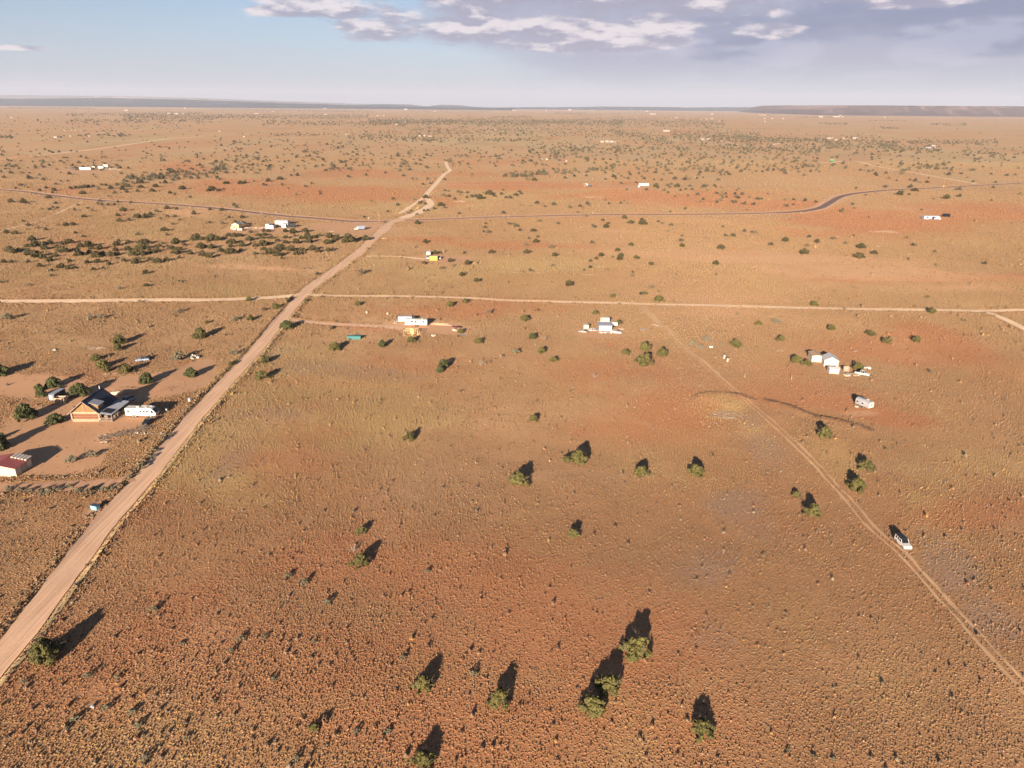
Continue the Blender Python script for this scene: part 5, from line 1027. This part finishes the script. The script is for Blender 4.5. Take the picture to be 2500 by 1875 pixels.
for s in (-4.6, 4.6): f.bar((-2.2, s, 0), (-2.2, s, 1.2), .2); f.bar((2.2, s, 0), (2.2, s, 1.2), .2)
f.build('wing', offw, o)
for px, py, lb in ((639, 525, 'thin pale marker post above the paved road'), (677, 523, 'pale marker post right of another above the paved road'), (1393, 521, 'white marker post above the straight paved road'), (2453, 449, 'white marker post by the road at the right edge')):
    o = base('marker_post', px, py, 0, lb, 'marker post'); MB().bar((0, 0, 0), (0, 0, 1.9), .13).build('post', offw, o); part('cap', offw, o, (-.1, .1, -.1, .1, 1.9, 2.0))
o = base('road_sign', 2303, 459, 0, 'yellow warning sign beside the paved road on the right', 'sign'); MB().bar((0, 0, 0), (0, 0, 2.0), .15).build('post', steel, o); f = MB(); f.add([(-1.0, -.1, 2.0), (0, -.1, 1.0), (1.0, -.1, 2.0), (0, -.1, 3.0), (-1.0, 0, 2.0), (0, 0, 1.0), (1.0, 0, 2.0), (0, 0, 3.0)], [(0, 1, 2, 3), (7, 6, 5, 4), (0, 4, 5, 1), (1, 5, 6, 2), (2, 6, 7, 3), (3, 7, 4, 0)]); f.build('plate', orange, o)
# ------------------------------------------------------------------ tan house compound
hs_ = shed('tan_house', 575, 560, 0, 5.4, 7, 3.6, 5.0, tanw, roofl, 'tan gabled house at the left end of the compound above the scrub belt', 'house', door=False); part('window', dark, hs_, (-1.2, -.4, -.03, .02, 1.4, 2.4)); part('lean_to', clog, hs_, (-3.9, -2.7, .3, 5, 0, 2.0))
trailer('cargo_trailer', 585, 564.5, 0, 3.9, 2, 2.0, cream, 'long cream cargo trailer in front of the tan house', 'trailer', wh=(0,), hitch=False); trailer('cargo_trailer', 573.5, 564, 0, 1.8, 2, 1.9, cream, 'short cream trailer left of the long cream trailer', 'trailer', wh=(0,), hitch=False)
shed('white_shed', 653, 558, 0, 2.6, 7, 3.2, 3.6, white, offw, 'white shed left of the grey shed in the tan house compound', door=True); shed('grey_shed', 662, 558.5, 0, 3.6, 6, 2.6, 3.0, steel, pm('brown_roof', (.12, .085, .07), .7), 'grey metal shed with brown roof beside the white shed', door=False)
o = base('long_building', 687, 550, -2, 'long white building, the largest of the tan house compound', 'building'); part('wall', white, o, (-5, 5, 0, 7, 0, 3.4)); part('roof', offw, o, (-5.2, 5.2, -.2, 7.2, 3.4, 3.6)); windows(o, [(-3.5, -2.7), (1.2, 2.0)], 1.4, 2.2, 0)
shed('white_shed', 693, 556, 0, 3.2, 4, 2.8, 3.1, white, offw, 'small white shed in front of the long white building', door=True)
o = base('solar_array', 708, 556, -18, 'dark ground mounted solar array on white frame right of the long white building', 'solar array'); MB().prism([(0, .5), (4.2, 2.6), (4.15, 2.7), (-.05, .6)], -3.4, 3.4, 'x').build('panel', panel, o); f = MB()
for k in range(5): f.bar((-3.3+k*1.65, -.06, .58), (-3.3+k*1.65, 4.1, 2.72), .12); f.bar((-3.3+k*1.65, 3.6, 0), (-3.3+k*1.65, 3.6, 2.3), .1)
f.build('frame', offw, o)
carpx('parked_car', (699, 561), (706, 562), 'suv', cream, 'cream car below the solar array', L_=4)
pile('yard_clutter', 620, 557, 40, 9, 1.6, 1.2, [cream, junk, oldw], 'low pale clutter between the tan house and the white shed', 'clutter', 41, .5)
o = base('dark_canopy', 590, 551, 0, 'dark peaked canopy behind the tan house', 'canopy'); MB().prism([(-3.2, 1.6), (3.2, 1.6), (0, 3.2)], 0, 4).build('sheet', tarp, o); part('post', oldw, o, (-3, -2.9, 0, .1, 0, 1.6), (2.9, 3, 0, .1, 0, 1.6))
pile('white_stones', 935, 583, 24, 3.5, 2.2, .7, [pm('rock', (.50, .33, .22), .9, vary=.2)], 'pale boulders on the right bank of the dirt road below the junction', 'rocks', 43, .4)
pile('rubble', 810, 566, 8, 2.2, .5, .7, [offw, oldw], 'pale scrap above the right end of the scrub belt', 'scrap', 44, .3)
# ------------------------------------------------------------------ white barns on the right
bt = shed('white_barn', 2028, 896, -4, 5.0, 5.6, 2.6, 3.9, offw, pm('barn_roof', (.52, .50, .50), .6, .1), 'largest white gabled barn of the three on the right', 'barn'); bt.rotation_euler.z = R(-12)
b2 = shed('white_barn', 1993, 884, 0, 3.6, 5.4, 2.5, 2.9, offw, clog, 'white barn with flat tan roof behind the dark shrub', 'barn', door=False); b2.rotation_euler.z = R(-6)
b3 = shed('white_barn', 2036, 913, 0, 3.4, 2.6, 2.0, 2.4, offw, MATS['barn_roof'], 'smallest white shed in front of the gabled barn', 'barn', ridge_y=False); b3.rotation_euler.z = R(-4)
carpx('pickup_truck', (2094, 914), (2115, 918), 'pickup', white, 'white pickup truck right of the white barns', L_=4.9)
pile('junk_row', 2078, 917, 34, 3.0, 1.4, .9, [junk, clog, brush], 'rusty junk between the smallest white barn and the white pickup', 'junk pile', 51, .8)
o = base('stacked_pallets', 2066, 909, -8, 'dark open rack left of the white pickup', 'rack'); f = MB()
for k in range(4): f.bar((-.9, 0, .3+k*.5), (.9, 0, .3+k*.5), .12, .08); f.bar((-.9, 1, .3+k*.5), (.9, 1, .3+k*.5), .12, .08)
for s in (-.9, .9): f.bar((s, 0, 0), (s, 0, 2.0), .1); f.bar((s, 1, 0), (s, 1, 2.0), .1)
f.build('frame', oldw, o); part('backboard', oldw, o, (-.9, .9, .95, 1.0, .2, 2.0))
pile('white_sheeting', 2120, 900, 7, 1.4, .7, 1.0, [white], 'white sheeting behind the white pickup', 'sheeting', 52, .3)
# silver bus
A_ = at(2095, 993); B_ = at(2124, 1003); yw = math.atan2(B_[1]-A_[1], B_[0]-A_[0]); o = empty('silver_trailer', ((A_[0]+B_[0])/2+.6, (A_[1]+B_[1])/2+1.5, hz(B_[0], B_[1])), R(-62)); tag(o, 'long round-topped silver trailer standing alone in the red soil', 'trailer')
pr = [(-1.15, .6), (1.15, .6), (1.2, 1.8), (1.0, 2.4), (.55, 2.75), (-.55, 2.75), (-1.0, 2.4), (-1.2, 1.8)]; MB().prism([(a_, b_) for a_, b_ in pr], -2.6, 2.6, 'x').build('body', silver, o, bevel=.1)
part('end_panel', white, o, (2.6, 2.66, -1.0, 1.0, .75, 2.35), bevel=.05); part('rear_window', dark, o, (2.64, 2.69, -.35, .35, 1.45, 1.8)); part('roof_vent', cream, o, (.4, 1.2, .1, .6, 2.72, 2.95), bevel=.04); windows(o, [(-2.1, -1.5), (-.2, .5)], 1.4, 1.75, -1.2)
for k in (-.6, .6):
    for s in (-1, 1): wheel(o, k, s*1.15, .38)
pile('white_scrap', 2093, 994, 5, .8, .5, .7, [white, oldw], 'white and dark scrap left of the silver trailer', 'scrap', 53, .2)
# SUV on the track
car('suv_car', 86.3, 139.0, -87, 'suv', pm('silver_white_paint', (.60, .57, .54), .35, .1, vary=.05), 'silver-white SUV with black roof parked on the two-wheel track', None, blackp, 4.3, 1.78)
# small things of the right half
for px, py, h_, lb in ((1768, 875, 1.6, 'white barrel, upper left of two by the red soil'), (1776, 883, 1.5, 'white barrel, lower right of two by the red soil')):
    o = base('water_barrel', px, py, 0, lb, 'barrel'); MB().cyl((0, 0, 0), (0, 0, h_), .32, n=12).build('body', offw, o); MB().cyl((0, 0, h_-.02), (0, 0, h_+.06), .34, n=12).build('lid', rubber, o)
o = base('white_tub', 1736, 849, 0, 'white tub below the pale shrubs', 'tub'); part('body', white, o, (-.65, .65, 0, .7, 0, .7), bevel=.1); part('rim', offw, o, (-.7, .7, -.05, .75, .66, .74))
for px, py, lb in ((1818, 920, 'dark post with stones left of the other lone post'), (1932, 926, 'short dark post right of the other lone post')):
    o = base('fence_post', px, py, 0, lb, 'post'); MB().cyl((0, 0, 0), (0, 0, 1.6), .12, .1, 7).build('post', oldw, o); MB().cyl((0, 0, 0), (0, 0, .2), .35, .2, 7).build('stones', junk, o)
pile('stone_litter', 1905, 858, 8, 2.2, .8, .35, [offw], 'small pale stones left of the dark shrub by the white barns', 'stones', 61, .05)
pile('pale_plank', 2085, 858, 3, .9, .2, .8, [offw], 'pale plank in the grass above the white barns', 'plank', 62, .05, True)
pile('white_litter', 226, 1727, 4, .35, .25, .4, [white, blu2], 'scrap of bright white litter in the lower left grass', 'litter', 63, .15)
pile('brush_pile', 1768, 1014, 60, 4.5, 2.6, .8, [brush, oldw], 'dark scrub and brush on the sandy mound left of the track', 'brush pile', 64, .4, True)
# ------------------------------------------------------------------ lone grey trailer, white mobile home and the far homesteads
tr_ = trailer('grey_trailer', 2274, 536, 0, 13.5, 4, 3.0, blu2, 'long grey trailer house alone on the red soil at the right', 'trailer house', win=[(-4.5, -3.0), (1.5, 3.2)], wh=(), z0=.2, hitch=False); part('porch', dark, tr_, (.5, 2.0, -.06, .02, .3, 2.4)); part('annex', white, tr_, (6.7, 8.0, 0, 2, 0, 1.6))
o = base('solar_array', 2310, 530, -25, 'dark leaning panel rack right of the lone grey trailer', 'solar array'); MB().prism([(0, .3), (4, 2.6), (3.95, 2.7), (-.05, .4)], -3, 3, 'x').build('panel', panel, o); MB().bar((-2, 3, 0), (-2, 3, 2), .15).build('post', oldw, o)
trailer('mobile_home', 208, 415, 0, 15.5, 5, 3.6, white, 'long white mobile home of the upper left homestead', 'mobile home', win=[(-5.5, -4.6), (2.5, 3.6)], wh=(), z0=.3, hitch=False)
o = base('tarp_roof', 176, 414.5, 0, 'dark flat tarp roof left of the white mobile home', 'canopy'); MB().prism([(-5, 1.6), (5, 1.6), (4, 2.6), (-4.5, 2.6)], 0, 9).build('sheet', tarp, o); f = MB()
for s in (-4, 4): f.bar((s, .5, 0), (s, .5, 1.7), .2); f.bar((s, 8, 0), (s, 8, 1.7), .2)
f.build('post', oldw, o)
trailer('camper', 246, 412, -3, 8, 3, 3.4, silver, 'silver camper right of the white mobile home', 'camper', win=[(-1, 1)], wh=(), z0=.3, hitch=False); shed('cream_shed', 258, 408, 0, 7, 5, 3.5, 4.0, cream, cream, 'cream shed behind the silver camper, upper left homestead', door=False); shed('low_shed', 228, 410, 0, 4.5, 4, 2.2, 2.6, offw, rubber, 'low shed between the white mobile home and silver camper', door=False)
pile('yard_clutter', 272, 413, 22, 9, 3, 1.8, [offw, junk], 'pale clutter at the right end of the upper left homestead', 'clutter', 71, .4); pile('yard_clutter', 288, 415, 14, 7, 2, 1.6, [cream, junk], 'thin line of scrap farthest right of the upper left homestead', 'clutter', 72, .3)
trailer('long_bus', 1572, 455, 0, 12, 3, 3.6, white, 'long white bus in front of the upper right junipers', 'bus', win=[(-3.5, -1.5), (2, 4)], wh=(-4, 4), z0=.6, hitch=False); trailer('small_camper', 1560, 458, 0, 2.6, 2, 2.4, greyp, 'small grey trailer at the left end of the long white bus', 'trailer', wh=(), z0=.2, hitch=False)
trailer('white_truck', 1430, 455, 0, 4.6, 6, 3.2, white, 'far white truck beside a dark trailer on the red plain', 'truck', wh=(0,), z0=.6, hitch=False); trailer('dark_trailer', 1438.5, 456, 0, 3.6, 3, 2.6, tarp, 'dark trailer right of the far white truck', 'trailer', wh=(), z0=.2, hitch=False)
def far_house(px, py, w, h, wall, roof, label, cat='building', group=None, name='far_building', dp=None):
    """px, py: foot of the front wall; w, h in picture pixels"""
    k = ppm(px, py); W_ = w*.85/k; H_ = h/k*.8; x, y = flat(px, py); o = empty(name, (x, y, float(hgt(x, y))-.1)); tag(o, label, cat, group)
    D_ = dp or min(W_*.6, 14); MB().prism([(0, 0), (D_, 0), (D_, H_*.8), (D_/2, H_), (0, H_*.8)], -W_/2, W_/2, 'x').build('wall', wall, o)
    f = MB(); f.prism([(-.3, H_*.78), (D_/2, H_+.02), (D_/2, H_+.3), (-.3, H_*.78+.28)][::-1], -W_/2-.3, W_/2+.3, 'x'); f.prism([(D_/2, H_+.02), (D_+.3, H_*.78), (D_+.3, H_*.78+.28), (D_/2, H_+.3)][::-1], -W_/2-.3, W_/2+.3, 'x'); f.build('roof', roof, o)
    if w > 5: part('window', dark, o, (-W_*.3, -W_*.16, -.06, .02, H_*.35, H_*.62), (W_*.12, W_*.28, -.06, .02, H_*.35, H_*.62))
    return o
FH = [(135, 336.5, 9, 4.5, white, offw, 'white end of the far barn at upper left'), (144, 336.5, 10, 4.5, tarp, tarp, 'dark roofed far barn at upper left'), (172, 333, 5, 2.5, white, offw, 'tiny white far shed right of the dark roofed far barn'), (218, 333, 5, 2.5, white, offw, 'tiny white far shed, third from left in its row'),
      (157, 319.5, 4, 3, cream, cream, 'tiny cream far house, left end of the upper dotted row'), (174, 319, 3, 2, cream, cream, 'tiny cream far house, second in the upper dotted row'), (184, 318.5, 4, 2, oldw, oldw, 'tiny brown far house, third in the upper dotted row'), (197, 319, 6, 2.5, cream, rubber, 'tiny dark roofed far house in the upper dotted row'),
      (28, 287.5, 6, 2.5, white, offw, 'lone white far house near the left edge below the horizon'), (308, 270, 10, 3, white, offw, 'white far house group below the horizon left of the woodland'), (412, 278, 8, 3, white, white, 'left of two bright white far buildings on the woodland edge'), (431, 279, 11, 3.5, white, white, 'right and larger of two bright white far buildings on the woodland edge'),
      (447, 278, 4, 2.5, cream, offw, 'small cream far house right of the two bright white ones'), (452, 265, 5, 2, white, offw, 'small white far house high above the two bright ones'), (536, 321, 9, 2.5, cream, cream, 'flat cream far building left of the dirt road end'), (596, 335, 6, 3, white, cream, 'small white far house on open ground left of the dirt road end'),
      (626, 278, 13, 2, white, white, 'long flat white far building in the woodland'), (668, 273, 5, 2, offw, oldw, 'small brownish far house above the long flat white building'), (795, 279.5, 9, 2, white, white, 'flat white far building, middle of the woodland'), (793, 265.5, 7, 2, white, white, 'small white far building on the horizon ridge, left'),
      (922, 283, 4, 2, white, white, 'left dot of two white far houses below the small mesa'), (937, 283, 4, 2, offw, white, 'right dot of two white far houses below the small mesa'), (968, 305.5, 5, 4, white, white, 'white far tank above the dirt road end'), (988, 299, 5, 2.5, cream, white, 'small cream far house right of the white far tank'),
      (990, 268, 9, 3, white, white, 'bright white far house on the ridge under the small mesas'), (1018, 264.5, 8, 2, white, white, 'bright white far roof on the ridge between the small mesas'), (1210, 319, 4, 2.5, white, white, 'lone white far house in the central woodland'), (1254, 270, 7, 2.5, white, white, 'white far building on the central horizon'),
      (820, 328.5, 4, 2.5, white, white, 'left of three white far sheds in the scrub above the road end'), (845, 329, 3, 2.5, white, white, 'middle of three white far sheds in the scrub above the road end'), (852, 329, 4, 2.5, cream, white, 'right of three white far sheds in the scrub above the road end'),
      (1024, 333, 6, 4, white, offw, 'first white far house from the left in the row above the road end'), (1036, 332.5, 5, 4, white, offw, 'second white far house in the row above the road end'), (1050, 333.5, 12, 3, cream, white, 'long cream far roof at the right of the row above the road end'), (1062, 273, 4, 2, white, white, 'tiny white far house on the ridge right of the small mesas'),
      (1322, 390.5, 5, 4.5, white, offw, 'left of two small white far trailers in mid plain'), (1335, 390.5, 5, 4, white, white, 'right of two small white far trailers in mid plain'), (1366, 393.5, 8, 5, tarp, tarp, 'dark far shed of the red and white group'), (1376, 395, 6, 5, redp, redp, 'small red far shed between dark and white ones'), (1383, 395.5, 4, 5, white, white, 'small white far shed right of the red one'),
      (1470, 347.5, 9, 5, white, white, 'left white far trailer of the row at the woodland foot'), (1482, 347, 9, 5, white, white, 'middle white far trailer of the row at the woodland foot'), (1493, 347.5, 11, 4.5, blu2, white, 'grey-white far trailer at the right of the row at the woodland foot'), (1502, 348, 4, 3, cream, cream, 'tiny cream far shed right of the woodland foot row'),
      (1391, 269.5, 8, 3.5, white, white, 'bright white far house above the dark copse'), (1333, 271, 4, 2, white, white, 'tiny white far house left of the bright one above the copse'), (1446, 270, 6, 2, white, white, 'small white far roof right of the bright one above the copse'), (1580, 272.5, 8, 2, white, white, 'flat white far roof on the horizon right of centre'),
      (1590, 279.5, 8, 3, white, white, 'left of two flat white far buildings right of centre'), (1598, 279.5, 6, 3, white, white, 'right of two flat white far buildings right of centre'), (1627, 321, 18, 4.5, white, white, 'long white far metal building standing on bare tan ground'), (1714, 342, 14, 5, offw, white, 'large pale far roof in the right-hand woodland, left one'), (1730, 341, 10, 4, offw, white, 'second pale far roof in the right-hand woodland'),
      (1738, 279.5, 8, 3, cream, white, 'white far house with dark trees, right of centre'), (1638, 288, 3, 2, offw, white, 'leftmost cream dot of the far village row'), (1651, 288, 9, 2.2, offw, white, 'longest cream roof of the far village row'), (1677, 288.5, 3, 2, offw, white, 'cream dot right of the longest roof in the village row'), (1713, 292, 3, 2, cream, white, 'cream dot of the lower village row, left'), (1724, 292, 4, 3, cream, white, 'cream dot of the lower village row, middle'), (1738, 291, 7, 3, cream, cream, 'cream house of the lower village row, right'), (1756, 295, 3, 2, white, white, 'lowest white dot of the far village'),
      (1867, 290, 4, 2, white, white, 'left of three spaced white far houses below the mesa end'), (1885, 290, 4, 2, white, white, 'middle of three spaced white far houses below the mesa end'), (1912, 290, 4, 2, white, white, 'right of three spaced white far houses below the mesa end'), (1868, 298, 4, 2, white, white, 'lone white far house below the three spaced ones'), (1862, 281.5, 20, 2, offw, cream, 'long pale far barn roof near the mesa end'),
      (2004, 286.5, 10, 4, white, white, 'bright white far warehouse, left of the pair under the mesa'), (2042, 286, 18, 3, white, white, 'long bright white far warehouse under the mesa'), (2057, 286, 6, 2, white, white, 'short roof at the right end of the long warehouse'), (2052, 282, 8, 2, white, white, 'pale roof just above the long warehouse'), (2133, 282, 4, 2, white, white, 'tiny white far house right of the warehouses'), (2160, 287, 5, 2, white, white, 'white far house below and right of the warehouses'),
      (2024, 338.5, 11, 3.5, white, offw, 'left white roof of the village among the right junipers'), (2041, 342.5, 6, 3.5, white, white, 'white peaked roof of the village among the right junipers'), (2032, 337, 4, 3, cream, cream, 'small cream roof of the village among the right junipers'), (2059, 339, 5, 4, cream, cream, 'cream wall of the village among the right junipers'), (2088, 338.5, 14, 4, white, white, 'right long white roof of the village among the right junipers'),
      (2280, 357, 10, 4, white, white, 'white far house among junipers at upper right'), (2266, 361.5, 17, 3, blu2, greyp, 'long grey far roof left below the white house at upper right'), (2283, 362, 4, 4, cream, cream, 'small cream wall below the white house at upper right'), (2297, 364.5, 8, 2.5, cream, cream, 'flat cream slab right below the white house at upper right'),
      (2032, 393.5, 15, 4.5, greenp, pm('pale_green', (.30, .50, .25), .6), 'green building beside the looping sand track'), (2340, 279.5, 10, 2, offw, white, 'pale far roof at the mesa foot, left'), (2356, 280, 5, 3, white, white, 'white far house at the mesa foot'), (2385, 279.5, 12, 2, offw, white, 'long pale far roof at the mesa foot, right'), (2143, 275, 5, 2, white, white, 'tiny white roof at the left foot of the mesa'), (2230, 275.5, 8, 2, offw, white, 'pale roof at the middle foot of the mesa'), (2282, 275.5, 10, 2, offw, white, 'pale long roof right of the middle foot of the mesa')]
farw = pm('far_white', (.36, .31, .27), .8); farc = pm('far_cream', (.30, .235, .175), .8)
for a_ in FH:
    a_ = tuple(farw if q is white else farc if q in (cream, offw) else q for q in a_)
    far_house(*a_, cat='house' if 'house' in a_[6] else 'building')
# pale bare patches on the plain: thin salt-coloured slabs of soil are ground, so they are structure
def patch(px, py, w, h):
    k = ppm(px, py); x, y = flat(px, py); r1 = w/2/k; r2 = h/2/k/(CAMH/math.hypot(x, y)); V_ = [(x, y, hz(x, y)+.07)]; 
    for i in range(28):
        a = 6.283*i/28; q = 1+.3*math.sin(3*a+px)+.15*math.sin(7*a+py); xx = x+r1*q*math.cos(a); yy = y+r2*q*math.sin(a); V_.append((xx, yy, hz(xx, yy)+.05))
    f = MB(); f.add(V_, [(0, 1+i, 1+(i+1) % 28) for i in range(28)]); tag(f.build('bare_patch', M_road2), kind='structure')
for q in ((1265, 655, 15, 2), (1298, 654.5, 18, 2), (1256, 664, 18, 2), (1312, 665.5, 14, 3), (1466, 651.5, 22, 1.6), (1438, 672, 27, 1.8), (2042, 577, 11, 2), (2144, 601, 12, 2), (2221, 621.5, 12, 2.5), (1122, 492, 28, 4), (1216, 498, 20, 1.6), (1150, 502, 20, 1.6), (1446, 481, 46, 2), (2160, 566, 66, 5)): patch(*q)
